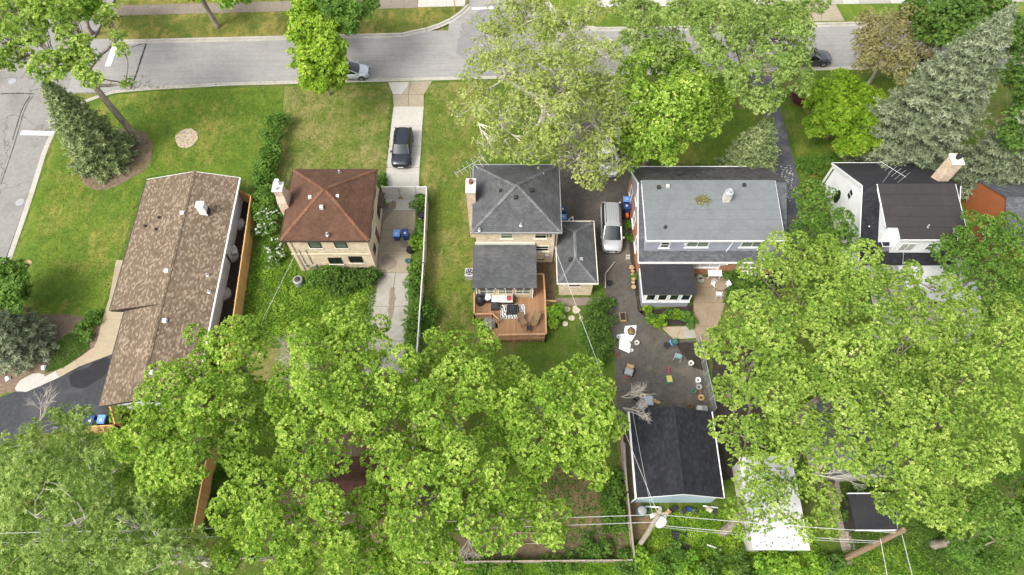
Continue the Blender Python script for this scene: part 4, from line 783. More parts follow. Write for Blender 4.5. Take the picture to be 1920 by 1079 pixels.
q = [on(939,572), on(984,571), on(985,597), on(938,599)]; o = MB().prism([(p.x,p.y) for p in q], DZ+.006, DZ+.02).build('rug', rugm); tag(o, 'black and white zebra patterned rug on the deck', 'rug')
def cush(mb, x0, x1, y0, y1, z0, z1): return mb.bbox(x0,x1,y0,y1,z0,z1,min(.06,(z1-z0)*.4))
p = on(943,563); sf = thing('outdoor_sofa', 'black wicker outdoor sofa with cream cushions against the sunroom', 'sofa', p)
MB().bbox(-1.0,.98,-.42,.42,0,.3,.03).build('base', M_['wicker'], sf); MB().bbox(-1.0,.98,.3,.42,.302,.75,.03).build('backrest', M_['wicker'], sf); MB().bbox(.9,.99,-.42,.29,.302,.58,.03).build('armrest', M_['wicker'], sf)
for i in range(3): cush(MB(), -.98+i*.62, -.98+i*.62+.6, -.4, .28, .303, .45).build('cushion', M_['cushion'], sf)
MB().bbox(.32,.72,-.3,.15,.452,.6,.06).build('pillow', M_['red_pl'], sf)
p = on(928,576); o = MB().bbox(-.33,.33,-.36,.36,0,.4,.04).build('ottoman', M_['wicker']); o.location = p; tag(o, 'dark grey outdoor ottoman at the rug corner', 'ottoman')
p = on(914,561); ac = thing('lounge_chair', 'dark wicker corner chair with white cushion between grill cover and sofa', 'chair', p); MB().bbox(-.38,.36,-.4,.4,0,.35,.03).build('base', M_['wicker'], ac); MB().bbox(-.38,.36,.28,.4,.352,.7,.03).build('backrest', M_['wicker'], ac); MB().lathe([(.1,.36),(.3,.4),(.33,.5),(.2,.58),(.05,.6)], (0,-.06,0), 12).build('cushion', M_['tarp'], ac)
p = on(901,568); gr = thing('grill', 'round barbecue under a black cover on the deck', 'grill', p); MB().lathe([(.36,0),(.38,.5),(.36,.75),(.2,.95),(.03,1.02)], (0,0,0), 14).build('cover', M_['black'], gr); MB().box(-.36,.4,.2,.55,0,.72).build('side_table', M_['wicker'], gr)
p = on(961,583); fp = thing('fire_table', 'square black fire table in the centre of the rug', 'table', p); MB().bbox(-.52,.52,-.4,.4,.02,.38,.04).build('base', M_['wicker'], fp); MB().bbox(-.44,.36,-.34,.36,.382,.46,.03).build('table_top', M_['black'], fp); MB().bbox(-.2,.14,-.14,.16,.462,.5,.02).build('burner', M_['dark'], fp)
def sling(label, px_, py_, rz):
    t = thing('sling_chair', label, 'chair', on(px_, py_), rz, None); s = MB().slab([(-.27,-.25,.36),(.27,-.25,.36),(.27,.25,.4),(-.27,.25,.4)], .03).build('seat', M_['sling'], t)
    MB().slab([(-.27,-.72,.95),(.27,-.72,.95),(.27,-.26,.38),(-.27,-.26,.38)], .03).build('backrest', M_['sling'], t)
    for sx in (-.3,.3):
        MB().tube([(sx,.28,0),(sx,.26,.58),(sx,-.4,.6),(sx,-.3,0)], .018, 5).build('leg', M_['dark'], t); MB().tube([(sx,-.25,.36),(sx,-.74,.97)], .018, 5).build('back_frame', M_['dark'], t)
sling('tan sling patio chair beside the small dark table, turned towards the railing corner', 1002, 608, R(155)); sling('tan sling patio chair on the deck facing its twin across the small table', 981, 608, R(205))
p = on(992,619); t = thing('side_table', 'small square dark patio table between the sling chairs', 'table', p); MB().bbox(-.23,.23,-.23,.23,.4,.44,.01).build('table_top', M_['black'], t)
for a in (-.19,.19):
    for b in (-.19,.19): MB().box(a-.015,a+.015,b-.015,b+.015,0,.4).build('leg', M_['dark'], t)
bd = MB().lathe([(.55,0),(.62,.3),(.5,.65),(.25,.85),(.04,.9)], (0,0,0), 11, 1.0, 1.35); bd.v = [(x+U(-.08,.08), y+U(-.08,.08), z+U(-.06,.06)) for x, y, z in bd.v]; o = bd.build('boulder', M_['rock']); o.location = g(917,609); tag(o, 'large grey rough boulder beside the deck steps', 'boulder')
# ------------------------------------------------------------------ appliances outside
def ac_unit(label, p, s=.42, h=.75):
    t = thing('air_conditioner', label, 'air conditioner', p); MB().bbox(-s,s,-s,s,0,h,.04).build('cabinet', M_['galv'], t)
    gr = MB().lathe([(s*.78,h+.002),(s*.78,h+.02),(s*.7,h+.02)], (0,0,0), 18).build('fan_grille', M_['dark'], t); mb = MB()
    for k in range(5): a = k*2*math.pi/5; mb.add([(.08*math.cos(a),.08*math.sin(a),h+.024),(s*.66*math.cos(a),s*.66*math.sin(a),h+.024),(s*.6*math.cos(a+.6),s*.6*math.sin(a+.6),h+.034)], [(0,1,2)])
    mb.build('fan_blades', M_['galv'], gr)
ac_unit('square grey air conditioner against the sunroom wall', g(881,518)); 
t = thing('air_conditioner', 'round grey air conditioner among weeds behind the brick house', 'air conditioner', g(562,532)); MB().lathe([(.42,0),(.44,.7),(.36,.78),(.3,.78)], (0,0,0), 18).build('cabinet', M_['grey'], t); MB().lathe([(.28,.782),(.28,.8),(.1,.84)], (0,0,0), 14).build('fan_grille', M_['dark'], t)
bin0 = {}
def bin_(label, p, rz, lid, grp=None):
    if lid not in bin0:
        t = thing('wheelie_bin', label, 'bin', p, rz, grp); bd = MB(); b = [(-.22,-.26),(.22,-.26),(.22,.26),(-.22,.26)]; tp = [(-.29,-.36),(.29,-.36),(.29,.36),(-.29,.36)]
        bd.add([(x,y,.05) for x,y in b]+[(x,y,.95) for x,y in tp], [(3,2,1,0),(4,5,6,7),(0,1,5,4),(1,2,6,5),(2,3,7,6),(3,0,4,7)]).build('body', M_['bin_dk'], t)
        l = MB().bbox(-.32,.32,-.4,.36,.955,1.05,.05).build('lid', M_[lid], t); MB().box(-.1,.1,-.2,.0,1.052,1.056).build('sticker', M_['offwhite'], l)
        MB().tube([(-.28,.42,.92),(.28,.42,.92)], .02, 6).build('handle', M_['black'], t)
        for s in (-.27,.27): MB().tube([(s-.03,.3,.13),(s+.03,.3,.13)], .13, 12).build('wheel', M_['rubber'], t)
        bin0[lid] = t; return t
    c = dup(bin0[lid], p, rz, label); return c
bin_('light-lidded blue wheelie bin on the brick house driveway', g(746,448), 0, 'bin_lt'); bin_('dark-lidded blue wheelie bin on the brick house driveway', g(762,447), R(6), 'bin_dk')
bin_('dark-lidded blue wheelie bin inside the cedar screen', g(182,794), 0, 'bin_dk'); bin_('light-lidded blue wheelie bin inside the cedar screen', g(202,793), 0, 'bin_lt')
bin_('dark-lidded blue wheelie bin beside the grey hip-roofed house wall', g(1052,404), R(90), 'bin_dk'); bin_('light-lidded blue wheelie bin beside the grey hip-roofed house wall', g(1053,418), R(90), 'bin_lt')
bin_('light-lidded blue wheelie bin against the red brick wall', g(1174,385), R(-90), 'bin_lt'); bin_('dark-lidded blue wheelie bin against the red brick wall', g(1174,398), R(-90), 'bin_dk')
bin_('dark-lidded blue wheelie bin at the kerb under the street locust', g(1363,146), R(180), 'bin_dk')
t = thing('sign_post', 'thin brown sign post at the kerb return of the far sidewalk', 'sign post', g(853,20)); MB().tube([(0,0,-.1),(0,0,2.6)], .05, 6).build('post', M_['log'], t); MB().box(-.03,.03,-.25,.25,2.0,2.6).build('sign_panel', M_['galv'], t)
# ------------------------------------------------------------------ vehicles
def paint(name, col, rough=.25, metal=.3):
    m, nt, b = new(name, rough, .5, metal); f = noise(nt, pos(nt), 5, 3); nt.links.new(ramp(nt, f, [(.3, tuple(c*.92 for c in col)), (.7, col)]), b.inputs['Base Color']); b.inputs['Coat Weight'].default_value = .4; return m
def car(name, label, loc, rz, pm, L, W, H, body, cab, cat='car', rails=False, wr=.33, bed=None):
    """body: (x, half width, low, top) fractions; cab: windscreen base, roof front, roof rear, rear base (fractions of L), belt height"""
    t = thing(name, label, cat, loc, rz); mb = MB(); prev = None; rings = []
    for x, w, zl, zt in body:
        w *= W/2; X = x*L; half = [(0,zl),(.84*w,zl),(w*.98,zl+.1),(w,(zl+zt)/2),(w*.97,zt-.1),(w*.87,zt-.01),(w*.5,zt+.02),(0,zt+.03)]
        rings.append([(X,y,z) for y,z in half]+[(X,-y,z) for y,z in half[-2:0:-1]])
    k = len(rings[0]); mb.v = [v for r in rings for v in r]
    for i in range(len(rings)-1):
        for j in range(k): mb.f.append((i*k+j, i*k+(j+1)%k, (i+1)*k+(j+1)%k, (i+1)*k+j))
    mb.f += [tuple(range(k))[::-1], tuple((len(rings)-1)*k+j for j in range(k))]
    bo = mb.build('body', pm, t, True)
    xf, rf_, rr, xb, zb = cab; xf, rf_, rr, xb = xf*L, rf_*L, rr*L, xb*L; wb, wt = W*.44, W*.36; zt = H-.06
    P4 = lambda x, w, z: [(x, w, z), (x, -w, z)]
    def quad(nm, a, b, c, d, mat, bul=Vector((0,0,0))):
        a, b, c, d = map(Vector, (a, b, c, d)); n = 6; vs = []
        for i in range(n+1):
            s = i/n; bb = bul*math.sin(math.pi*s); vs += [a.lerp(b, s)+bb, d.lerp(c, s)+bb]
        MB().add(vs, [(2*i, 2*i+2, 2*i+3, 2*i+1) for i in range(n)]).build(nm, mat, t, True)
    core = MB(); core.add([*P4(xf,wb*.97,zb-.03),*P4(xb,wb*.97,zb-.03),*P4(rf_,wt*.95,zt-.03),*P4(rr,wt*.95,zt-.03)], [(0,1,5,4),(3,2,6,7),(2,0,4,6),(1,3,7,5),(4,5,7,6),(0,2,3,1)]); core.build('cabin', M_['black'], t)
    quad('windshield', (xf,wb*.93,zb), (xf,-wb*.93,zb), (rf_,-wt*.93,zt), (rf_,wt*.93,zt), M_['glass_c'], Vector((.09,0,.03))); quad('rear_window', (xb,-wb*.9,zb+.02), (xb,wb*.9,zb+.02), (rr,wt*.9,zt), (rr,-wt*.9,zt), M_['glass_c'], Vector((-.06,0,.02)))
    for s in (1,-1): quad('side_window', (xb+.12,s*(wb+.005),zb+.02), (xf-.2,s*(wb+.005),zb+.02), (rf_-.05,s*(wt+.015),zt-.04), (rr+.08,s*(wt+.015),zt-.04), M_['glass_c'], Vector((0,.02*s,0)))
    roof = MB(); n = 6; vs = []
    for i in range(n+1):
        f = i/n; x = rr+(rf_-rr)*f; e = 1-.06*abs(2*f-1)**3
        for yy, dz in ((-1,-.05),(-.92,0),(-.5,.035),(0,.045),(.5,.035),(.92,0),(1,-.05)): vs.append((x, yy*(wt+.03)*e, zt+dz-.03*abs(2*f-1)**3))
    roof.add(vs, [(i*7+j, (i+1)*7+j, (i+1)*7+j+1, i*7+j+1) for i in range(n) for j in range(6)]); ro = roof.build('roof', pm, t, True)
    for s in (1,-1):
        MB().tube([(xf+.02,s*wb*.96,zb),(rf_,s*wt*1.0,zt)], .045, 5).build('pillar', pm, t); MB().tube([(xb-.02,s*wb*.96,zb),(rr,s*wt*1.0,zt)], .07, 5).build('pillar', pm, t); m = (rf_+rr)/2; MB().tube([((xf+xb)/2,s*wb*1.01,zb),(m,s*wt*1.05,zt)], .035, 5).build('pillar', M_['black'] , t)
        MB().bbox(xf-.3,xf-.12,s*(W*.5+.02)-.09,s*(W*.5+.02)+.09,zb-.02,zb+.13,.03).build('mirror', pm, t)
        fx = body[-1][0]*L; MB().extr([(fx-.34,s*W*.43,.62),(fx-.1,s*W*.40,.6),(fx-.06,s*W*.27,.6),(fx-.2,s*W*.3,.7)], (0,0,.09)).build('headlight', M_['glass_w'], t); rx = body[0][0]*L; MB().bbox(rx-.01,rx+.18,s*W*.38-.12,s*W*.38+.12,.7,.9,.02).build('tail_light', M_['red_pl'], t)
        for x in (-.3,.31):
            w = MB().tube([(x*L,s*(W/2-.21),wr),(x*L,s*(W/2+.01),wr)], wr, 18).build('wheel', M_['rubber'], t); MB().tube([(x*L,s*(W/2-.03),wr),(x*L,s*(W/2+.018),wr)], wr*.62, 12).build('rim', M_['rim'], w)
        if rails: MB().tube([(rr+.15,s*wt*.86,zt+.03),(rr+.3,s*wt*.86,zt+.1),(rf_-.5,s*wt*.86,zt+.1),(rf_-.35,s*wt*.86,zt+.03)], .025, 5).build('roof_rail', M_['dark'], t)
    if rails:
        for i in range(4): y = (-.45+.3*i)*wt; MB().box(rr+.35,rf_-.6,y-.02,y+.02,zt+.03,zt+.055).build('roof_rib', M_['grey'], ro)
    fx = body[-1][0]*L; MB().box(fx-.02,fx+.015,-.26,.26,.42,.54).build('licence_plate', M_['white'], t); MB().bbox(fx-.12,fx+.01,-W*.26,W*.26,.55,.68,.02).build('grille', M_['black'], t)
    return t
SUV = [(-.5,.78,.42,.8),(-.485,.9,.3,1.0),(-.4,1,.26,1.02),(0,1,.26,1.0),(.2,1,.26,1.0),(.24,.99,.26,1.0),(.4,.95,.28,.94),(.47,.86,.3,.84),(.5,.68,.4,.68)]
VAN = [(-.5,.86,.36,.95),(-.49,.94,.28,1.05),(-.4,1,.24,1.06),(0,1,.24,1.04),(.28,1,.24,1.02),(.4,.95,.26,.92),(.47,.84,.28,.8),(.5,.64,.36,.64)]
HAT = [(-.5,.78,.38,.85),(-.485,.9,.28,.98),(-.38,1,.22,1.0),(0,1,.22,.95),(.22,1,.22,.92),(.38,.95,.24,.82),(.47,.82,.26,.7),(.5,.62,.34,.56)]
SED = [(-.5,.8,.38,.82),(-.485,.9,.28,.95),(-.36,1,.22,.97),(0,1,.22,.94),(.2,1,.22,.93),(.38,.96,.24,.84),(.47,.85,.26,.74),(.5,.66,.34,.6)]
a, b = g(757,238,.9), g(756,308,.6); car('parked_suv', 'black sport utility vehicle parked on the concrete driveway', Vector((g(756,280).x+.02, 44.75, .03)), R(-90), paint('black_car_paint', (.012,.014,.022)), 4.7, 1.9, 1.68, SUV, (.22,.08,-.36,-.48,1.0))
c = g(1149,430,.5); car('parked_minivan', 'silver minivan with roof rails parked on the asphalt drive', Vector((9.2,35.25,.015)), R(-92), paint('silver_van_paint', (.4,.41,.415), .3, .35), 5.1, 1.98, 1.76, VAN, (.3,.1,-.42,-.49,1.03), 'minivan', True)
car('parked_hatchback', 'silver hatchback parked at the kerb under the linden', Vector((-17.45,55.3,-.11)), R(2), paint('silver_car_paint', (.5,.53,.56), .3, .3), 4.45, 1.76, 1.5, HAT, (.26,.04,-.3,-.48,.93))
car('parked_car', 'white car mostly hidden under the sycamore on the asphalt drive', Vector((9.4,43.7,.015)), R(-90), paint('white_car_paint', (.7,.71,.71), .3, 0), 4.8, 1.86, 1.6, SUV, (.22,.08,-.36,-.48,1.0))
car('parked_sedan', 'dark grey sedan parked at the kerb beside the bronze tree', Vector((32.1,57.35,-.11)), R(2), paint('dark_grey_car_paint', (.05,.058,.066), .25, .4), 4.75, 1.82, 1.45, SED, (.22,.06,-.24,-.38,.93))
car('parked_sedan', 'black sedan at the kerb almost hidden behind the spruce', Vector((43.2,57.75,-.11)), R(2), paint('black_sedan_paint', (.015,.016,.018)), 4.7, 1.82, 1.45, SED, (.22,.06,-.24,-.38,.93))
# ------------------------------------------------------------------ utility poles and lines
p1 = thing('utility_pole', 'weathered wooden utility pole with white transformer behind the blue garage', 'utility pole', (9.46,7.54,0)); MB().tube([(0,0,-.3),(-.06,.25,4),(-.15,.75,9.1)], [.19,.17,.14], 12).build('pole', M_['pole'], p1)
tr = MB().lathe([(.2,6.2),(.3,6.25),(.32,7.2),(.26,7.3),(.1,7.36)], (.34,.5,0), 14).build('transformer', M_['white'], p1); MB().lathe([(.05,7.36),(.07,7.45),(.03,7.6)], (.3,.5,0), 8).build('bushing', M_['stone_trim'], tr); MB().bar((-.5,.7,8.7),(.45,.72,8.7),.09,.1).build('crossarm', M_['pole'], p1)
p2 = thing('utility_pole', 'thick brown utility pole carrying many wires beside the low shed', 'utility pole', (24.2,6.5,0)); MB().tube([(0,0,-.3),(.05,.3,4.5),(.1,.65,9.3)], [.22,.2,.16], 12).build('pole', plain('brown_pole_wood', (.2,.14,.085), .9, var=.4, scale=6), p2)
MB().tube([(-.24,-.05,.1),(-.24,-.02,2.2)], .04, 6).build('conduit', M_['log'], p2); MB().bar((-.4,.6,8.6),(.5,.62,8.6),.09,.1).build('crossarm', M_['pole'], p2)
p3 = thing('tree_snag', 'tall stripped tree trunk beside the white-roofed garage', 'tree trunk', g(1350,1003)); MB().tube([(0,0,-.2),(.1,.2,2.5),(.25,.6,5.0)], [.34,.3,.26], 10).build('trunk', M_['bark'], p3)
bw = thing('boardwalk', 'weathered plank walkway beside the white-roofed garage', 'boardwalk', (0,0,0)); a_, b_ = g(1556,892), g(1598,1062); d_ = (b_-a_).normalized(); n_ = Vector((-d_.y,d_.x,0)); L_ = (b_-a_).length; k_ = int(L_/.24)
for i in range(k_): p = a_+d_*(i+.5)*.24; e = d_*.11; w = n_*(.5+U(-.03,.03)); MB().prism([(p-e-w)[:2],(p+e-w)[:2],(p+e+w)[:2],(p-e+w)[:2]], .02, .1+U(0,.02)).build('plank', M_['grey_wood'], bw)
def wire(label, a, b, sag=.4, r=.018, mat='wire'):
    a, b = Vector(a), Vector(b); n = 14; o = MB().tube([a.lerp(b, i/n)-Vector((0,0,sag*4*(i/n)*(1-i/n))) for i in range(n+1)], r, 5).build('power_line', M_[mat]); tag(o, label, 'power line')
wire('upper pale line running from the transformer pole towards the cedar fence', (9.35,8.2,8.6), (-38,7.0,8.3), .5); wire('lower pale line running from the transformer pole towards the cedar fence', (9.4,7.95,7.4), (-38,6.6,7.2), .5)
wire('upper pale line between the transformer pole and the thick brown pole', (9.35,8.2,8.6), (24.3,7.1,8.6), .4); wire('lower pale line between the transformer pole and the thick brown pole', (9.4,7.95,6.4), (24.25,6.9,6.4), .5); wire('thin line sagging under the lower pole line', (9.4,7.9,6.1), (24.25,6.85,6.0), .8, .012)
wire('service line from the transformer pole to the grey hip-roofed brick house', (9.3,8.3,8.5), (3.35,31.85,4.3), .5); wire('service line from the rust-roofed brick house down the weedy yard', (-18.4,31.0,3.7), (-24.0,6.8,7.2), .5)
wire('guy line from the blue garage roof to the transformer pole', (9.3,8.2,7.0), (9.3,16.9,2.8), .15, .016); wire('pale line leaving the thick brown pole away from the yards', (24.5,7.1,8.6), (25.3,-25,8.4), .4); wire('second pale line leaving the thick brown pole away from the yards', (23.9,7.0,7.0), (22.8,-25,7.2), .5)
wire('line from the thick brown pole to the white house', (24.3,7.1,8.5), (33.2,30.9,4.5), .6, .016)
# ------------------------------------------------------------------ yard clutter
def pot(label, a, b, r=.2, h=.28, mat='terra', plant=None, z=.02):
    t = thing('plant_pot', label, 'pot', g(a, b, 0)+Vector((0,0,z))); MB().lathe([(r*.7,0),(r,h),(r*1.08,h),(r*1.08,h+.03),(r*.86,h+.03),(r*.8,h-.05)], (0,0,0), 14).build('vessel', M_[mat], t); MB().lathe([(r*.8,h-.06),(r*.2,h-.045)], (0,0,0), 12).build('soil', M_['mulch_dk'], t)
for l in [('black pot beside the white vinyl fence',790,408,.34,.45,'black'),('green rimmed pot on the brick house driveway',765,492,.24,.25,'green_pl'),('white pot by the shaded fence plants',788,412,.12,.2,'white'),
 ('white bucket beside the yard tarp',1193,646,.2,.35,'offwhite'),('small white can at the tarp corner',1184,659,.13,.2,'white'),('terracotta ring pot near the yard edge',1156,668,.17,.2,'terra'),('grey bucket left of the white tarp',1159,634,.17,.3,'galv'),('white pot at the chain-link fence bend',1294,684,.22,.35,'offwhite'),('white jug-shaped pot along the chain-link fence',1307,716,.22,.4,'white'),('grey ring pot below the white jug pot',1309,728,.24,.3,'grey'),('lime rimmed pot on the asphalt',1299,735,.2,.22,'green_pl'),('rusty pot in the row along the chain-link fence',1309,736,.2,.28,'terra'),('brown pot at the end of the chain-link row',1313,748,.25,.3,'log'),('terracotta bowl by the blue garage corner',1293,763,.2,.15,'terra'),('black pot among the folded chairs',1187,697,.17,.25,'black'),('large tan pot near the garage roof',1204,745,.22,.35,'stone'),('black wire basket on the asphalt',1249,650,.25,.2,'dark'),('white pot on the patio edge',1365,517,.22,.3,'white'),('brown pot on the patio edge',1358,514,.2,.28,'log'),('low tub at the asphalt drive edge',1142,534,.25,.3,'black')]: pot(*l)
for i, (a, b, r, h) in enumerate([(1183,506,.26,.45),(1185,513,.18,.4),(1185,519,.18,.38),(1186,527,.2,.42),(1186,533,.2,.36),(1187,541,.24,.3)]):
    t = thing('log_stump', 'round cut log standing in the row beside the asphalt drive', 'log', g(a, b), 0, 'row of cut logs by the drive'); MB().lathe([(r*1.05,0),(r,h*.9),(r*.97,h)], (0,0,0), 11).build('bark', M_['bark_dk'], t); MB().lathe([(r*.9,h+.002),(r*.5,h+.012)], (0,0,0), 11).build('cut_face', M_['log'], t)
for a, b, lb in ((1177,481,'pale concrete block on the drive edge, upper of two'),(1177,486,'pale concrete block on the drive edge, lower of two')): p = g(a, b); o = MB().bbox(-.2,.2,-.1,.1,0,.2,.02).build('concrete_block', M_['slab_new']); o.location = p; tag(o, lb, 'block')
def sheet_cloth(name, label, pts, z, mat, amp=.06, cat='tarp', n=14):
    P_ = [g(*p, z) for p in pts]; c = sum(P_, Vector())/len(P_); ring = [a.lerp(b, i/4) for a, b in zip(P_, P_[1:]+P_[:1]) for i in range(4)]; vs = [c+Vector((0,0,amp))]; fs = []; K = len(ring); lv = 5
    for l in range(1, lv+1):
        for p in ring: q = c.lerp(p, l/lv); vs.append(Vector((q.x, q.y, z+amp*U(.1,1)*(1.2-l/lv)+.015)))
    for j in range(K): fs.append((0, 1+j, 1+(j+1)%K))
    for l in range(lv-1):
        for j in range(K): a, b = 1+l*K+j, 1+l*K+(j+1)%K; fs.append((a, a+K, b+K, b))
    o = MB().add(vs, fs).build(name, mat, None, True); so = o.modifiers.new('thickness', 'SOLIDIFY'); so.thickness = .012; tag(o, label, cat)
sheet_cloth('tarp', 'white tarp sheet spread flat on the asphalt yard', [(1162,627),(1174,626),(1183,646),(1180,663),(1160,654)], .02, M_['tarp'], .1)
sheet_cloth('tarp', 'crumpled white tarp piled with brown soil', [(1172,612),(1194,610),(1192,628),(1184,641),(1176,635),(1170,622)], .03, M_['tarp'], .16)
o = MB().lathe([(.42,0),(.36,.18),(.2,.32),(.04,.36)], (0,0,0), 11, .8, 1.1); o.v = [(x+U(-.06,.06), y+U(-.06,.06), z+U(-.03,.03)) for x,y,z in o.v]; o = o.build('soil_heap', M_['litter']); o.location = g(1183,623)+Vector((0,0,.1)); tag(o, 'heap of brown soil on the crumpled white tarp', 'soil heap')
sheet_cloth('tarp', 'crumpled grey tarp over lumber beside the patio', [(1381,505),(1400,500),(1420,506),(1418,518),(1396,516),(1382,514)], .5, M_['offwhite'], .25)
t = thing('folding_chair', 'pale teal folding lawn chair standing on the asphalt', 'chair', g(1270,672), R(160)); MB().slab([(-.26,-.25,.4),(.26,-.25,.4),(.26,.25,.42),(-.26,.25,.42)], .03).build('seat', plain('teal_cloth', (.17,.27,.26)), t); MB().slab([(-.26,.26,.43),(.26,.26,.43),(.26,.45,.9),(-.26,.45,.9)], .03).build('backrest', plain('teal_cloth', (.17,.27,.26)), t)
for s in (-.28,.28): MB().tube([(s,-.28,0),(s,-.25,.42),(s,.47,.92)], .015, 5).build('leg', M_['galv'], t); MB().tube([(s,.3,0),(s,-.1,.42)], .015, 5).build('leg', M_['galv'], t)
t = thing('dustpan', 'teal plastic tray with yellow sheet and red handled scoop', 'tray', g(1255,712), R(5)); MB().bbox(-.3,.3,-.38,.38,0,.12,.02).build('tray', M_['green_pl'], t); MB().box(-.22,.2,-.25,.3,.122,.135).build('packet', M_['yellow'], t); MB().tube([(.05,.4,.08),(.16,1.1,.1)], .06, 6).build('handle', M_['red_pl'], t)
t = thing('garden_cart', 'grey plastic garden cart with tan pad and red grip', 'cart', g(1178,700), R(-20)); MB().bbox(-.35,.35,-.3,.25,.1,.5,.05).build('tub', M_['grey'], t); MB().bbox(-.3,.3,.3,.75,.05,.25,.03).build('pad', M_['log'], t); MB().tube([(-.3,-.55,.3),(.3,-.55,.3)], .05, 6).build('grip', M_['red_pl'], t); MB().tube([(-.42,-.1,.18),(-.36,-.1,.18)], .18, 12).build('wheel', M_['rubber'], t); MB().tube([(.36,-.1,.18),(.42,-.1,.18)], .18, 12).build('wheel', M_['rubber'], t)
t = thing('storage_tote', 'grey plastic tote on the asphalt by the garage roof', 'tote', g(1215,755)); MB().bbox(-.3,.3,-.35,.35,0,.4,.03).build('tub', M_['grey'], t); MB().bbox(-.34,.34,-.39,.39,.402,.46,.02).build('lid', plain('blue_grey_plastic', (.3,.33,.38)), t)
for i, (a, b, c, d) in enumerate([(1219,748,1238,755),(1220,751,1236,757),(1218,746,1230,750)]): o = MB().bar(g(a,b,.06+.03*i), g(c,d,.04+.03*i), .09, .03).build('board', M_['cedar']); tag(o, 'loose tan board lying beside the grey tote', 'board', 'loose boards by the tote')
t = thing('wheelbarrow', 'tipped grey wheelbarrow near the garage roof', 'wheelbarrow', g(1202,764), R(40)); MB().add([(-.3,-.4,.55),(.3,-.4,.55),(.36,.45,.6),(-.36,.45,.6),(-.18,-.2,.3),(.18,-.2,.3),(.2,.3,.3),(-.2,.3,.3)], [(4,5,6,7),(0,1,5,4),(1,2,6,5),(2,3,7,6),(3,0,4,7)]).build('tray', M_['grey'], t); MB().tube([(-.04,.7,.2),(.04,.7,.2)], .2, 14).build('wheel', M_['rubber'], t)
for s in (-.25,.25): MB().tube([(s*.3,.7,.2),(s,-.3,.35),(s,-1.0,.6)], .02, 5).build('handle', M_['log'], t)
t = thing('planter_box', 'wooden planter crate on the drive above the white tarp', 'planter', g(1167,597)); MB().bbox(-.28,.28,-.4,.4,0,.35,.02).build('box', M_['log'], t); MB().box(-.22,.22,-.34,.34,.352,.37).build('soil', M_['mulch_dk'], t)
t = thing('cooler_box', 'white lidded cooler box at the end of the chain-link row', 'cooler', g(1315,770)); MB().bbox(-.4,.4,-.25,.25,0,.38,.03).build('tub', M_['white'], t); MB().bbox(-.42,.0,-.27,.27,.382,.44,.02).build('lid', M_['offwhite'], t); MB().bbox(.02,.42,-.27,.27,.382,.44,.02).build('tray_insert', M_['grey'], t)
t = thing('garden_hose_reel', 'blue and green hose reel beside the tan garden path', 'hose reel', g(1263,644), R(20)); MB().tube([(-.2,0,.3),(.2,0,.3)], .26, 14).build('drum', M_['green_pl'], t); MB().bbox(-.26,.26,-.15,.35,0,.06,.02).build('base', M_['bin_lt'], t); MB().tube([(.3,.2,.1),(1.0,.9,.15)], .02, 5).build('handle', M_['grey'], t)
o = MB().lathe([(.28,0),(.36,.25),(.3,.55),(.1,.75),(.05,.78)], (0,0,0), 11); o.v = [(x+U(-.04,.04), y+U(-.04,.04), z) for x,y,z in o.v]; o = o.build('rubbish_bag', M_['black'], None, True); o.location = g(770,472); tag(o, 'black rubbish bag under the glossy shrub by the fence', 'bag')
o = MB().lathe([(.26,0),(.32,.2),(.22,.45),(.06,.6)], (0,0,0), 10); o.v = [(x+U(-.04,.04), y+U(-.04,.04), z) for x,y,z in o.v]; o = o.build('rubbish_bag', M_['black'], None, True); o.location = g(1167,408); tag(o, 'black bag on the drive beside the brick wall bins', 'bag')
o = MB().bbox(-.14,.14,-.2,.2,0,.35,.04).build('fuel_can', M_['orange']); o.location = g(1175,406); tag(o, 'small orange can beside the black bag and bins', 'can')
t = thing('kayak', 'white and dark blue boat bow poking out behind the brick garage', 'boat', Vector((5.35,35.7,.0)), R(70)); k = [(-.4,.3),(.1,.34),(.6,.24),(1.0,.06),(1.05,0)]; pr = [(x,y) for x,y in k]+[(x,-y) for x,y in k[-2::-1]]; MB().prism([(x*1.0,y) for x,y in pr], .1, .5).build('hull', M_['white'], t); MB().prism([(x*.82-.03,y*.72) for x,y in pr], .502, .53).build('cockpit', M_['bin_dk'], t)
t = thing('fallen_pole', 'bent white pole lying across the drive towards the fence post', 'pole', (0,0,0)); MB().tube([g(1153,491,.1), g(1135,513,.5), g(1135,540,1.3)], .035, 6).build('rod', M_['offwhite'], t)
t = thing('garden_chair', 'white plastic chair in the dark mulch strip beside the ranch wall', 'chair', g(443,476), R(20))
def plastic_chair(t, m):
    MB().bbox(-.24,.24,-.24,.24,.4,.44,.02).build('seat', m, t); MB().slab([(-.25,.25,.44),(.25,.25,.44),(.24,.36,.88),(-.24,.36,.88)], .03).build('backrest', m, t)
    for a in (-.22,.22):
        for b in (-.22,.22): MB().box(a-.025,a+.025,b-.025,b+.025,0,.4).build('leg', m, t)
        MB().tube([(a*1.2,-.2,.4),(a*1.2,-.18,.63),(a*1.2,.27,.64)], .022, 5).build('armrest', m, t)
plastic_chair(t, M_['white'])
t = thing('patio_table', 'white table draped with patterned cloth and a blue box on the patio', 'table', g(1336,515)); MB().bbox(-.55,.55,-.5,.5,.7,.74,.01).build('table_top', M_['white'], t); MB().bbox(-.62,.6,-.6,.55,.745,.76,.005).build('tablecloth', M_['tarp'], t); MB().bbox(-.25,.12,.2,.5,.765,.95,.02).build('box', M_['bin_lt'], t); MB().bbox(.15,.45,-.05,.2,.765,.8,.01).build('cloth', plain('pink_cloth', (.6,.3,.34)), t)
for a in (-.5,.5):
    for b in (-.45,.45): MB().box(a-.03,a+.03,b-.03,b+.03,0,.7).build('leg', M_['white'], t)
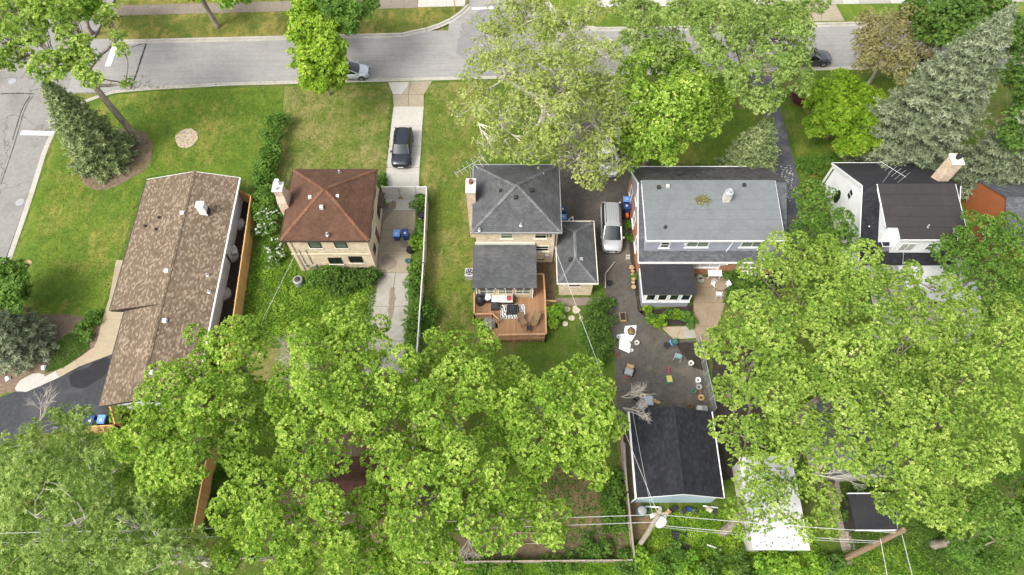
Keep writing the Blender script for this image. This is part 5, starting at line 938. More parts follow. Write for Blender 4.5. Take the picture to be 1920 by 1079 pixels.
t = thing('patio_table', 'round glass patio table ringed by white metal chairs', 'table', g(1347,543)); MB().lathe([(.5,.7),(.5,.73)], (0,0,0), 18).build('table_top', M_['patio'], t); MB().tube([(0,0,0),(0,0,.7)], .04, 8).build('pedestal', M_['white'], t)
for a, b, r_, lb in ((1338,537,40,'with folded umbrella cloth'),(1358,540,-70,'nearest the plant bed'),(1346,556,175,'at the open side of the patio')): t = thing('patio_chair', 'white metal patio chair by the round table '+lb.replace('nearest the','next to the'), 'chair', g(a, b), R(r_)); plastic_chair(t, M_['white'])
for a, b, lb in ((1312,521,'pale round stepping stone near the patio door'),(1314,526,'larger pale stone disc on the patio')): o = MB().lathe([(.28,0),(.28,.06),(.24,.08)], (0,0,0), 14).build('stone_disc', M_['slab_new']); o.location = g(a, b)+Vector((0,0,.046)); tag(o, lb, 'stone')
t = thing('truck_bed_cover', 'black ribbed truck bed liner lying in the grass behind the garage', 'bed liner', g(1278,1014), R(-4)); MB().bbox(-.72,.72,-.62,.62,0,.18,.04).build('shell', M_['black'], t)
for i in range(5): MB().box(-.6,.6,-.5+i*.23,-.44+i*.23,.182,.2).build('rib', M_['dark'], t)
t = thing('rain_barrel', 'round dark green barrel at the blue garage corner', 'barrel', g(1200,962)); MB().lathe([(.36,0),(.42,.4),(.4,.85),(.36,.9),(.3,.88)], (0,0,0), 16).build('drum', plain('dark_green_plastic', (.06,.1,.1)), t); MB().lathe([(.3,.9),(.1,.93)], (0,0,0), 14).build('lid', M_['grey'], t)
for i, (a, b, c, d, m, lb) in enumerate([(1245,1015,1271,1029,'yellow','bright yellow pole in the grass near the black liner'),(1243,1017,1268,1030,'yellow','second yellow pole beside the first in the grass'),(1326,1022,1360,1034,'white','white plank lying in the grass beyond the black liner'),(1350,1024,1362,1028,'stone','short pale plank beyond the white plank'),(1210,950,1240,952,'white','white gutter length lying along the blue garage wall'),(1318,949,1346,953,'white','second white gutter length along the garage wall')]): o = MB().bar(g(a,b,.12), g(c,d,.1), .1, .06).build('loose_pole', M_[m]); tag(o, lb, 'pole')
for i, (a, b, s, m) in enumerate([(1236,958,.3,'stone'),(1250,962,.35,'log'),(1262,956,.4,'black'),(1280,960,.4,'dark'),(1292,957,.35,'bin_dk'),(1305,960,.3,'dark'),(1328,957,.4,'stone'),(1340,960,.3,'dark'),(1222,968,.25,'white'),(1246,970,.2,'offwhite')]):
    o = MB().bbox(-s*.6,s*.6,-s*.45,s*.45,0,s*.9,.04); o.v = [(x+U(-.06,.06), y+U(-.06,.06), z+U(-.03,.05)*(z>0)) for x,y,z in o.v]; o = o.build('scrap_item', M_[m]); o.location = g(a, b); o.rotation_euler = (0,0,U(0,3)); tag(o, 'piece of discarded scrap heaped along the blue garage rear wall', 'scrap', 'scrap along the garage wall')
t = thing('plastic_sheeting', 'white and blue patterned sheet hung on the weathered fence by the garage', 'sheet', (0,0,0)); MB().extr([g(1170,830,1.1), g(1174,905,1.1), g(1176,905,.3), g(1172,830,.3)], (.02,0,0)).build('sheet', M_['tarp'], t)
for a, b in ((166,636),(87,675),(83,690),(16,711)): o = MB().lathe([(.2,0),(.24,.14),(.14,.26),(.03,.28)], (0,0,0), 8); o.v = [(x+U(-.05,.05), y+U(-.05,.05), z) for x,y,z in o.v]; o = o.build('white_rock', M_['white']); o.location = g(a, b); tag(o, 'pale round rock set in the planting bed near the entry path', 'rock', 'pale rocks in the pine bed')
for (x0, y0, x1, y1, lb) in ((962,1000,1017,1020,'low wooden garden bed frame in the shaded soil yard'),(860,1068,892,1086,'small wooden frame beyond the grey back fence')):
    t = thing('garden_bed', lb, 'garden bed', (0,0,0)); q = [g(x0,y0), g(x1,y0), g(x1,y1), g(x0,y1)]
    for a, b in zip(q, q[1:]+q[:1]): MB().bar(a+Vector((0,0,.1)), b+Vector((0,0,.1)), .06, .2).build('board', M_['grey_wood'], t)
# ------------------------------------------------------------------ trees and shrubs
def unit(v): return v/np.maximum(np.linalg.norm(v, axis=-1, keepdims=True), 1e-9)
def leaf_mesh(name, C, A, K, L, W, a0, a1, tint, mat, parent, jit=.25, fold=.12, tri=False):
    """C (M,3) tuft centres, A (M,3) tuft axes; K kite-shaped leaves on each."""
    M = len(C); A = unit(A); ref = np.where(np.abs(A[:, 2:3]) < .9, np.array([[0,0,1.]]), np.array([[1.,0,0]]))
    u = unit(np.cross(A, ref)); v = np.cross(A, u)
    ph = rng.uniform(0, 2*np.pi, (M,1))+np.arange(K)[None]*2*np.pi/K+rng.normal(0, jit, (M,K)); al = rng.uniform(a0, a1, (M,K))
    d = A[:,None]*np.cos(al)[...,None]+(u[:,None]*np.cos(ph)[...,None]+v[:,None]*np.sin(ph)[...,None])*np.sin(al)[...,None]
    s = unit(np.cross(A[:,None]+rng.normal(0,.25,(M,K,3)), d)); n = np.cross(d, s)
    sc = rng.uniform(.7, 1.25, (M,K,1)); l = L*sc; w = W*sc
    b = C[:,None]+d*l*.08; tip = b+d*l-n*l*fold
    p1 = b+d*l*.45+s*w/2+n*l*fold*.4; p2 = b+d*l*.45-s*w/2+n*l*fold*.4
    nv = 3 if tri else 4; nf = M*K
    V = (np.stack([b+s*w*.4, tip, b-s*w*.4], 2) if tri else np.stack([b, p1, tip, p2], 2)).reshape(-1, 3)
    me = bpy.data.meshes.new(name); me.vertices.add(nf*nv); me.vertices.foreach_set('co', V.astype('f').ravel())
    me.loops.add(nf*nv); me.loops.foreach_set('vertex_index', np.arange(nf*nv, dtype='i')); me.polygons.add(nf)
    me.polygons.foreach_set('loop_start', np.arange(0, nf*nv, nv, dtype='i')); me.polygons.foreach_set('loop_total', np.full(nf, nv, 'i'))
    me.update(calc_edges=True)
    t = np.repeat(np.clip(tint[:,None]+rng.normal(0,.13,(M,K)), 0, 1).ravel(), nv)
    at = me.attributes.new('tint', 'FLOAT', 'POINT'); at.data.foreach_set('value', t.astype('f'))
    me.materials.append(mat); o = bpy.data.objects.new(name, me); COL.objects.link(o)
    if parent is not None: o.parent = parent
    return o
def sph(n, zmin=-.35):
    z = rng.uniform(zmin, 1, n); a = rng.uniform(0, 2*np.pi, n); r = np.sqrt(1-z*z); return np.stack([r*np.cos(a), r*np.sin(a), z], 1)
def lobes_of(c, r, lobe, fill):
    n = max(3, int(round(fill*2.6*(r/lobe)**2))); d = sph(n, -.25); rad = rng.uniform(.45, 1.12, n)*r
    p = c+d*rad[:,None]*np.array([1,1,.8]); lr = lobe*rng.uniform(.5, 1.3, n); return p, lr
def crown(blobs, lobe=.8, tuft=.3, fill=1., dens=1., cull=True, crisp=False):
    """blobs: list of (centre, radius). Returns tuft centres, axes, lobe centres, lobe id, blob of each lobe."""
    P_, Rr, B = [], [], []
    for i, (c, r) in enumerate(blobs):
        p, lr = lobes_of(np.array(c), r, min(lobe, r*.7), fill); P_.append(p); Rr.append(lr); B += [i]*len(p)
    P_ = np.concatenate(P_); Rr = np.concatenate(Rr); B = np.array(B); cs, ax, li = [], [], []
    bc = np.array([c for c, r in blobs]); br = np.array([r for c, r in blobs])
    for i in range(len(P_)):
        n = max(4, int(dens*2*np.pi*1.35*Rr[i]**2/(tuft*tuft)))
        d = sph(n, -.2 if crisp else -.35); q = P_[i]+d*(Rr[i]*(rng.uniform(.85, 1.1, n) if crisp else rng.uniform(.65, 1.15, n)))[:,None]*np.array([1,1,.62 if crisp else .75])
        if crisp:
            e = (q[:,None]-P_[None])/np.array([1,1,.62]); e = np.linalg.norm(e, axis=2)/Rr[None]; e[:,i] = 9; k_ = e.min(1) > .82; q, d = q[k_], d[k_]; n = len(q)
        if cull:                                             # leaves sit on the outside of the crown
            if n == 0: continue
            dd = np.linalg.norm(q[:,None]-bc[None], axis=2)/br[None]; keep = (dd.min(1) > .62) | (rng.random(n) < .12)
            q, d = q[keep], d[keep]
        cs.append(q); ax.append(d*.8+np.array([0,0,.7])+rng.normal(0,.25,d.shape)); li += [i]*len(q)
    return np.concatenate(cs), np.concatenate(ax), P_, np.array(li), B
def branch(mb, a, b, r0, r1, bend=.12, n=4, k=5):
    a, b = Vector(a), Vector(b); L = (b-a).length; pts = []
    j = Vector((U(-1,1), U(-1,1), U(-.4,.9)))*L*bend
    for i in range(n+1):
        t = i/n; p = a.lerp(b, t)+j*math.sin(math.pi*t)+Vector((U(-1,1),U(-1,1),U(-1,1)))*L*.02*(0 < i < n); pts.append(p)
    mb.tube(pts, [r0+(r1-r0)*i/n for i in range(n+1)], k, False); return pts
def dome(pxl, z, drop=.35, cen=None, rs=1.):
    """crown outline surveyed as (px, py, radius px) at crown height z, lower towards the rim"""
    cx = sum(p[0] for p in pxl)/len(pxl) if cen is None else cen[0]; cy = sum(p[1] for p in pxl)/len(pxl) if cen is None else cen[1]
    dm = max(math.hypot(p[0]-cx, p[1]-cy)+1 for p in pxl); out = []
    for p in pxl:
        zz = z*(1-drop*(math.hypot(p[0]-cx, p[1]-cy)/dm)**2)*U(.84,1.09) if len(p) < 4 else p[3]
        c = g(p[0], p[1], zz); out.append((tuple(c), p[2]/ppm(c)*rs*U(.84,1.02)))
    return out
def tree(name, label, blobs, leaf='maple', base=None, lobe=.8, tuft=.3, K=7, L=.22, W=.15, fill=1., dens=1., bk='bark', trunk_r=.28, group=None, twigs=.5, lean=None, a0=.75, a1=1.5, inner=.35, split=.42, cull=True, br=1., crisp=False, fine=0):
    bc = np.array([c for c, r in blobs]); w = np.array([r for c, r in blobs])**2; cen = (bc*w[:,None]).sum(0)/w.sum()
    bx = Vector((cen[0], cen[1], 0)) if base is None else Vector((base[0], base[1], 0))
    root = thing(name, label, 'tree', bx, 0, group)
    C, A, LP, li, LB = crown(blobs, lobe, tuft, fill, dens, cull, crisp)
    off = np.array(bx)
    ltint = rng.uniform(.3, .68, LP.shape[0]); tint = ltint[li]+rng.normal(0,.17,len(li))
    hi = leaf_mesh('crown', C-off, A, K, L, W, a0, a1, tint, LF[leaf], root)
    if inner > 0:                                            # leaves further in along the twigs
        n = int(inner*len(C)); bi = rng.choice(len(blobs), n, p=w/w.sum()); r = np.array([r for c, r in blobs])[bi]
        q = bc[bi]+sph(n, -.7)*(r*rng.uniform(.35,.8,n))[:,None]; leaf_mesh('inner_foliage', q-off, sph(n,-.2), max(4,K-2), L*1.3, W*1.6, .5, 1.6, rng.uniform(.2,.55,n), LF[leaf], hi, tri=True)
    mb = MB(); top = Vector(cen)-bx; sp = Vector((top.x*.35, top.y*.35, top.z*split)) if lean is None else Vector(lean)
    mid = sp*.5+Vector((U(-.2,.2),U(-.2,.2),0)); mb.tube([Vector((0,0,-.2)), Vector((0,0,.25)), mid, sp], [trunk_r*1.7, trunk_r*1.15, trunk_r*.95, trunk_r*.85], 9)
    nodes = [(sp, trunk_r*.62)]; ends = [Vector(c)-bx-Vector((0,0,r*.25)) for c, r in blobs]
    for i in sorted(range(len(blobs)), key=lambda q: (ends[q]-sp).length):     # limbs fork off the limbs already grown
        e = ends[i]; nb, nr = min(nodes, key=lambda q: (e-q[0]).length+.45*(q[0]-sp).length+(.6 if q[0].z > e.z+.5 else 0))
        r0 = max(.05, min(nr*.85, .03+.028*(e-nb).length*br+.03*br)); pts = branch(mb, nb, e, r0, .035*br+.012, .13, 6, 6)
        nodes += [(p, r0*(1-.12*q)) for q, p in enumerate(pts) if q > 1]
        for j in range(len(LP)):
            if LB[j] == i and random.random() < twigs: branch(mb, random.choice(pts[2:]), Vector(LP[j])-bx, .035*br, .01, .14, 3, 4)
    if fine:
        tw = MB()
        for p in LP:
            a = Vector(p)-bx
            for _ in range(fine):
                d = Vector((U(-1,1),U(-1,1),U(-.5,.8)))*lobe*1.3; tw.tube([a, a+d*.5+Vector((U(-.1,.1),U(-.1,.1),.06)), a+d], [.02,.014,.007], 3, False)
        tw.build('twigs', M_['twig'], root, kind='stuff')
    mb.build('trunk', M_[bk], root, True); return root
def bare_branch(px_, py_, z, dx, dy, n, L, label, dz=.1, r=.032):
    p = g(px_, py_, z); t = thing('dead_branch', label, 'branch', p); mb = MB()
    def rec(a, d, l, r, lv):
        b = a+d*l; branch(mb, a, b, r, r*.55, .08, 3, 5)
        if lv:
            for i in range(4 if lv > 1 else 3):
                e = (d+Vector((U(-.8,.8),U(-.8,.8),U(-.3,.5)))).normalized(); rec(a.lerp(b, U(.35,1)), e, l*U(.45,.75), r*.55, lv-1)
    for i in range(n): rec(Vector((0,0,0)), Vector((dx+U(-.5,.5), dy+U(-.5,.5), dz+U(-.2,.3))).normalized(), L*U(.6,1), r, 3)
    mb.build('twigs', M_['twig'], t); return t
def conifer(name, label, base, h, rad, leaf, K=7, L=.34, W=.07, nb=150, tp=.3, bk='bark_dk', group=None, z0=.08, pw=.85, bare=0.):
    b = Vector((base[0], base[1], 0)); root = thing(name, label, 'tree', b, 0, group); mb = MB()
    mb.tube([(0,0,-.2),(0,0,.3),(U(-.1,.1),U(-.1,.1),h*.5),(0,0,h*.98)], [.03*h*.7,.02*h,.012*h,.02], 8)
    C, A, T = [], [], []
    for i in range(nb):
        f = (i+.5)/nb; z = h*(z0+(1-z0)*f**1.15); R_ = rad*(1-(z/h))**pw*U(.8,1.12)+.12; a = i*2.39996+U(-.2,.2); tt = U(.3,.7)
        d = np.array([math.cos(a), math.sin(a), 0]); dr = -.28*(1-f)+.25*f
        pts = []; m = max(3, int(R_/tp*1.6))
        for j in range(m):
            t = (j+.6)/m; s = R_*t; side = R_*.30*(1-t)*.9+.08
            if t < bare: continue
            for q in ((0,) if t > .93 else (-1, 0, 1) if side > .2 else (-.6, .6)):
                p = d*s+np.array([-d[1], d[0], 0])*side*q*U(.6,1.25); p[2] = z+dr*s+.22*R_*t*t+U(-.08,.08); C.append(p)
                A.append(d*.75+np.array([-d[1], d[0], 0])*q*.6+np.array([0,0,.55])); T.append(tt+U(-.15,.15)+.12*(t>.8))
        if f < .9: mb.tube([(0,0,z),tuple(d*R_*.55+np.array([0,0,z+dr*R_*.55])),tuple(d*R_*.92+np.array([0,0,z+dr*R_*.9+.18*R_]))], [.05,.03,.012], 4, False)
    C = np.array(C)+rng.normal(0,.05,(len(C),3))
    leaf_mesh('crown', C, np.array(A), K, L*1.1, W*1.25, .35, 1.35, np.clip(np.array(T),0,1), LF[leaf], root, tri=True); mb.build('trunk', M_[bk], root, True); return root
def shrub(name, label, blobs, leaf='green', lobe=.35, tuft=.2, K=5, L=.14, W=.095, fill=1.0, dens=.8, cat='shrub', group=None, flowers=0, inner=.3):
    bc = np.array([c for c, r in blobs]); cen = bc.mean(0); bx = Vector((cen[0], cen[1], 0)); off = np.array(bx)
    root = thing(name, label, cat, bx, 0, group); C, A, LP, li, LB = crown(blobs, lobe, tuft, fill, dens)
    k = C[:,2] > .02; C, A, li = C[k], A[k], li[k]
    tint = rng.uniform(.25,.7,len(LP))[li]+rng.normal(0,.1,len(li)); f = leaf_mesh('foliage', C-off, A, K, L, W, .6, 1.45, tint, LF[leaf], root)
    n = int(inner*len(C))
    if n:
        bi = rng.integers(0, len(blobs), n); r = np.array([r for c, r in blobs])[bi]; q = bc[bi]+sph(n,-.3)*(r*rng.uniform(.3,.8,n))[:,None]; q[:,2] = np.maximum(q[:,2], .05); n = len(q)
        leaf_mesh('inner_foliage', q-off, sph(n,0), K, L*1.2, W*1.5, .5, 1.5, rng.uniform(.2,.5,n), LF[leaf], f, tri=True)
    if flowers:
        i = rng.choice(len(C), flowers); leaf_mesh('blossom', C[i]-off+np.array([0,0,.1]), A[i], 5, .12, .1, .8, 1.4, rng.uniform(.3,1,flowers), LF['flower'], root)['kind'] = 'stuff'
    mb = MB()
    for c, r in blobs:
        for _ in range(3): branch(mb, (c[0]-bx.x+U(-.1,.1), c[1]-bx.y+U(-.1,.1), -.05), (c[0]-bx.x+U(-.4,.4)*r, c[1]-bx.y+U(-.4,.4)*r, max(.2, c[2])), .03, .01, .1, 3, 4)
    mb.build('stem', M_['bark_dk'], root, kind='stuff'); return root
def sb(*l, k=.75):                               # shrub blobs from (px, py, radius m): centre height a fraction of the radius
    out = []
    for p in l:
        z = p[2]*k if len(p) < 4 else p[3]; c = g(p[0], p[1], z); out.append((tuple(c), p[2]))
    return out
def cover(name, label, poly, n, leaf='green', hmin=.05, hmax=.35, L=.18, W=.1, K=3, cat='ground cover', a0=.3, a1=1.2):
    pts = [g(*p) for p in poly]; x0, x1 = min(p.x for p in pts), max(p.x for p in pts); y0, y1 = min(p.y for p in pts), max(p.y for p in pts)
    q = np.stack([rng.uniform(x0,x1,n*3), rng.uniform(y0,y1,n*3)], 1); ins = np.zeros(len(q), bool)
    for a, b in zip(pts, pts[1:]+[pts[0]]):
        c = (a.y > q[:,1]) != (b.y > q[:,1]); xx = (b.x-a.x)*(q[:,1]-a.y)/((b.y-a.y) or 1e-9)+a.x; ins ^= c & (q[:,0] < xx)
    q = q[ins][:n]; nz = np.sin(q[:,0]*1.7+np.sin(q[:,1]*1.1)*2)*np.sin(q[:,1]*1.9+q[:,0]*.6)*.5+.5
    C = np.concatenate([q, (hmin+(hmax-hmin)*nz*rng.uniform(.4,1,len(q)))[:,None]], 1); A = rng.normal(0,.35,C.shape)+np.array([0,0,1])
    o = leaf_mesh(name, C, A, K, L, W, a0, a1, np.clip(.25+.5*nz+rng.normal(0,.12,len(q)),0,1), LF[leaf], None, tri=True); tag(o, label, cat, kind='stuff'); return o

# ---- backyard maples (bottom centre)
MP = dict(leaf='maple', lobe=.78, tuft=.225, K=7, L=.155, W=.115, a0=.45, a1=1.3, inner=.1, fill=.92, crisp=True, group='maples in the back yards')
tree('maple_tree', 'spreading maple overhanging the lower end of the brown ranch roof', dome([(462,622,34),(435,668,52),(375,690,45),(330,742,50),(395,742,60),(290,800,55),(350,828,62),(255,838,48),(420,828,55),(300,885,48),(330,925,36),(470,705,45),(455,785,45),(230,800,30),(365,640,22),(245,905,30)], 11.5), **MP)
tree('maple_tree', 'tall maple over the far end of the concrete driveway beside the white fence', dome([(640,608,36),(672,578,18),(590,645,48),(665,655,55),(722,695,50),(612,715,62),(695,752,58),(562,742,45),(575,800,52),(640,812,55),(722,800,36),(755,742,34),(530,705,28),(520,780,36),(690,610,30)], 12.5), **MP)
tree('maple_tree', 'maple in the strip of lawn between white fence and deck', dome([(828,672,45),(880,648,34),(800,705,38),(860,722,55),(805,765,42),(900,700,30),(850,795,45),(895,755,32),(790,830,40),(900,625,18)], 11.5), **MP)
tree('maple_tree', 'maple beside the back lawn and the asphalt yard with dead twigs', dome([(1095,690,30),(1060,738,50),(1118,752,40),(1000,768,55),(945,765,45),(1090,800,50),(1140,800,26),(1005,832,52),(1105,862,36),(935,835,42),(1060,840,42),(1030,715,28),(950,695,32),(1120,890,22)], 12), **MP)
tree('maple_tree', 'broad maple rising over the maroon shed roof near the cedar fence', dome([(475,900,48),(455,965,50),(540,935,58),(615,935,40),(600,995,58),(505,1020,52),(690,1010,50),(680,1055,50),(560,870,45),(440,1035,42),(560,1065,45),(620,1060,40),(720,1075,40),(530,1000,40),(612,888,30),(690,945,30)], 12), **MP)
tree('maple_tree', 'broad maple above the grey wooden back fence and soil bed', dome([(760,870,42),(800,935,55),(785,1000,52),(845,895,50),(885,955,52),(935,900,44),(970,950,50),(1030,970,38),(1045,1000,26),(920,1000,42),(760,1050,42),(830,1045,32),(700,930,34),(870,860,36),(990,890,36),(712,880,34),(735,840,28)], 12.5), **MP)
# ---- right hand maples
MR = dict(leaf='maple_y', lobe=.8, tuft=.21, K=7, L=.14, W=.1, a0=.45, a1=1.3, inner=.1, fill=.9, crisp=True, group='maples along the east yards')
tree('maple_tree', 'large maple leaning over the patio and chain-link fence', dome([(1480,468,36),(1440,525,42),(1535,485,46),(1520,552,58),(1425,575,42),(1385,610,42),(1452,622,52),(1345,655,30),(1405,682,48),(1480,692,60),(1372,732,34),(1425,760,52),(1372,810,30),(1440,838,48),(1330,640,22),(1500,790,48),(1390,865,32)], 13), **MR)
tree('maple_tree', 'tall maple standing behind the white house patio', dome([(1600,510,44),(1590,585,58),(1605,665,60),(1672,545,34),(1690,650,58),(1580,745,58),(1660,735,60),(1560,830,50),(1640,822,58),(1500,860,38),(1540,620,40),(1550,700,44),(1700,585,36),(1705,515,18),(1760,545,22),(1725,560,20),(1650,515,20),(1770,600,22)], 14), **MR)
tree('maple_tree', 'wide maple shading the dark low shed', dome([(1740,645,48),(1778,705,60),(1832,648,48),(1856,705,52),(1742,792,60),(1822,782,60),(1885,765,46),(1712,868,58),(1792,862,60),(1862,858,52),(1722,935,44),(1765,965,34),(1800,935,48),(1650,890,46),(1880,640,40),(1800,590,30),(1690,800,40),(1680,930,22),(1650,940,18),(1895,600,34),(1905,670,36)], 13.5), **MR)
tree('maple_tree', 'dense darker maple beside the rust red clad building', dome([(1830,445,38),(1870,480,50),(1805,500,42),(1900,450,36),(1860,535,44),(1790,470,26),(1910,520,40),(1820,560,32)], 9.5), **{**MR, 'leaf':'green', 'lobe':.7})
tree('maple_tree', 'dark shaded tree beside the two wires behind the low shed', dome([(1850,965,52),(1905,1000,52),(1825,1035,46),(1880,1065,48),(1912,905,46),(1925,950,40),(1780,1020,30)], 10), **{**MR, 'leaf':'green'})
tree('young_tree', 'bushy olive green tree beside the white gable wall', dome([(1530,385,38),(1560,420,38),(1520,430,36),(1575,455,30),(1510,370,28),(1545,455,28)], 6.5), **{**MR, 'leaf':'green', 'lobe':.5, 'tuft':.24, 'L':.17, 'W':.09, 'group':None}, trunk_r=.14)
tree('young_tree', 'thin yellowish tree with bare trunk growing through the white-roofed garage edge', dome([(1400,905,26),(1440,905,26),(1385,960,22),(1430,955,16),(1545,945,30),(1520,905,26),(1560,975,22),(1500,905,20),(1455,935,18),(1480,965,16),(1420,985,18),(1505,985,16),(1395,1000,16),(1520,1010,14),(1405,940,22),(1450,900,24),(1485,925,20),(1440,965,16)], 8), **{**MR, 'group':None, 'dens':.6, 'inner':.1}, base=g(1560,905), trunk_r=.13, br=.6)
# ---- bottom left honey locust
LO = dict(leaf='locust', lobe=.6, tuft=.26, K=9, L=.2, W=.07, dens=.7, fill=.7, inner=.1, bk='bark_pale', twigs=.8, br=1.4, a0=.5, a1=1.4)
tree('locust_tree', 'pale feathery locust with grey limbs overhanging the sealed driveway', dome([(95,800,36),(140,790,30),(60,840,44),(120,855,44),(45,900,48),(110,915,52),(175,890,40),(60,965,52),(140,985,52),(205,945,40),(215,880,28),(30,1020,50),(100,1045,50),(180,1050,48),(15,860,40),(160,820,26)], 11), **LO, trunk_r=.3)
tree('locust_tree', 'pale feathery locust beside the cedar fence panel and wires', dome([(240,985,44),(290,1010,46),(220,1040,46),(330,1040,42),(290,1060,42),(355,1010,30),(390,1055,34),(270,945,30),(180,1000,36),(440,1065,26)], 10), **LO, trunk_r=.25)
# ---- top: sycamore, maples, locust, ornamental trees
SY = dome([(935,60,48),(1000,32,50),(1072,60,50),(905,115,30),(960,130,58),(1050,130,58),(1130,100,40),(885,200,40),(948,222,52),(1030,222,58),(1112,225,48),(925,275,44),(1000,282,44),(1080,295,48),(1125,330,24),(1165,205,36),(880,160,26),(1140,160,36),(950,20,30),(1110,20,34),(1080,95,34),(1010,85,38),(1100,170,34),(1000,178,38),(1060,188,34),(1140,275,34),(1150,312,24)], 14, .4)
tree('sycamore_tree', 'pale sparse sycamore with whitish limbs over the front yard and street', SY, 'syc', base=g(1018,232), lobe=.7, tuft=.34, K=5, L=.15, W=.1, fill=1.05, fine=3, dens=.95, bk='bark_pale', trunk_r=.42, twigs=1., inner=.08, br=1.5, cull=False)
tree('maple_tree', 'bright green maple beside the sycamore and above the asphalt drive', dome([(1222,110,40),(1182,138,34),(1272,122,42),(1305,145,34),(1200,192,50),(1272,192,50),(1330,182,36),(1150,180,30),(1182,250,42),(1232,240,46),(1290,235,34),(1192,288,26),(1245,280,26),(1340,210,24),(1330,235,18)], 11.5), 'maple', lobe=.72, tuft=.24, L=.17, W=.13, fill=1.2, a0=.45, a1=1.3, inner=.12, crisp=True)
tree('locust_tree', 'tall light green locust spreading across the street', dome([(1205,30,42),(1280,32,50),(1350,50,50),(1420,22,50),(1480,35,42),(1325,92,34),(1400,92,42),(1440,135,46),(1480,105,34),(1420,188,38),(1490,160,30),(1530,10,24),(1170,22,36),(1195,75,30),(1252,105,28),(1345,122,28),(1485,70,34),(1500,128,24),(1310,5,40),(1400,50,38),(1240,70,34),(1380,150,30),(1370,5,40),(1455,185,24)], 13), **{**LO, 'dens':.85, 'fill':.9, 'bk':'bark'}, base=g(1400,165), trunk_r=.32)
tree('ornamental_tree', 'low yellow-green spreading tree on the lawn before the white house', dome([(1530,182,34),(1580,172,40),(1622,195,36),(1562,228,40),(1612,248,36),(1528,238,24),(1590,275,24),(1555,200,36),(1635,225,26)], 4.5), 'gold', lobe=.5, tuft=.25, K=8, L=.2, W=.08, trunk_r=.16)
tree('ornamental_tree', 'bronze leaved tree at the kerb with thin bare twigs', dome([(1640,62,40),(1692,52,44),(1722,92,38),(1632,110,38),(1682,128,34),(1660,90,40),(1730,60,26),(1615,85,24)], 7), 'bronze', lobe=.6, tuft=.26, K=6, L=.16, W=.09, dens=.8, trunk_r=.16, twigs=1., bk='bark_pale', fine=3)
tree('street_tree', 'dark green tree on the far side of the street behind the spruce', dome([(1785,30,42),(1850,12,44),(1745,62,30),(1800,70,34),(1720,20,30),(1880,60,34),(1830,-20,44)], 9), 'dark', lobe=.7, tuft=.3)
tree('street_tree', 'dense dark tree behind the tall spruce at the property edge', dome([(1910,150,34),(1925,210,40),(1900,260,34),(1920,90,34),(1940,300,36)], 8), 'dark', lobe=.7, tuft=.3)
tree('leaning_tree', 'tall tree with long leaning grey trunk rising from the mulch bed', dome([(55,60,44),(25,112,34),(112,32,40),(132,92,36),(98,128,44),(155,108,30),(18,25,36),(205,38,22),(222,70,13),(165,140,22),(228,90,12),(70,-10,40),(85,10,30),(10,70,34),(240,160,9)], 13.5, .3), 'maple_y', base=g(262,264), lobe=.55, tuft=.26, L=.18, W=.13, dens=.85, fill=.85, inner=.2, trunk_r=.32, twigs=.9, lean=(-.5,-.1,7.6), br=1.2, bk='bark')
tree('linden_tree', 'upright yellow-green linden at the kerb over the silver hatchback', dome([(580,30,30),(592,75,36),(602,118,36),(582,148,26),(622,92,24),(600,165,16),(572,65,26),(585,5,24),(625,130,22),(570,110,24),(632,150,20)], 7.5, .45, rs=1.15), 'lime', base=g(618,178), lobe=.55, tuft=.26, K=8, L=.21, W=.14, trunk_r=.13, inner=.5)
tree('street_tree', 'medium green tree in the parkway behind the linden', dome([(640,15,30),(668,25,28),(660,50,18),(620,0,30),(690,5,20),(600,-10,30)], 8), 'green', base=g(655,48), lobe=.6, tuft=.28, dens=.8, trunk_r=.2)
tree('street_tree', 'parkway tree with bare grey trunk beside the brown sidewalk', dome([(430,-8,28),(400,-25,30),(460,-15,26),(360,-20,30)], 9), 'maple_b', base=g(408,51), lobe=.6, trunk_r=.26, lean=(-.2,-.1,6))
tree('street_tree', 'parkway tree behind the leaning tree with orange tag', dome([(150,15,30),(180,-10,30),(120,-15,30)], 8), 'maple_b', base=g(172,62), lobe=.6, trunk_r=.2)
tree('corner_tree', 'low bushy green tree at the edge of the corner lawn', dome([(10,520,32),(40,545,26),(-20,560,40),(20,570,22)], 4.5), 'green', lobe=.5, tuft=.25, trunk_r=.14)
# ---- conifers
conifer('spruce_tree', 'tall grey-green blue spruce beside the white house chimney', (37.7,43.2), 18.5, 6.0, 'spruce', nb=400, tp=.27, L=.27, W=.09, K=6)
conifer('spruce_tree', 'second grey-green spruce in front of the rust red clad building', (45.2,40.6), 13, 4.0, 'spruce', nb=240, tp=.27, L=.27, W=.09, K=6)
conifer('spruce_tree', 'small grey spruce at the corner of the lavender house roof', (22.6,41.7), 8, 3.1, 'fir', nb=180, tp=.26, L=.28, W=.1, K=6)
conifer('fir_tree', 'conical olive green fir standing in the mulch bed of the corner lawn', (-40.3,43.9), 10.2, 3.15, 'fir', nb=310, tp=.23, L=.24, W=.105, K=6, pw=.75, z0=.03)
p = g(52,650); conifer('pine_tree', 'squat grey-green pine with leaning trunk by the entry path', (p.x,p.y), 5.5, 2.9, 'spruce', nb=150, tp=.25, L=.27, W=.1, K=6, pw=.6)
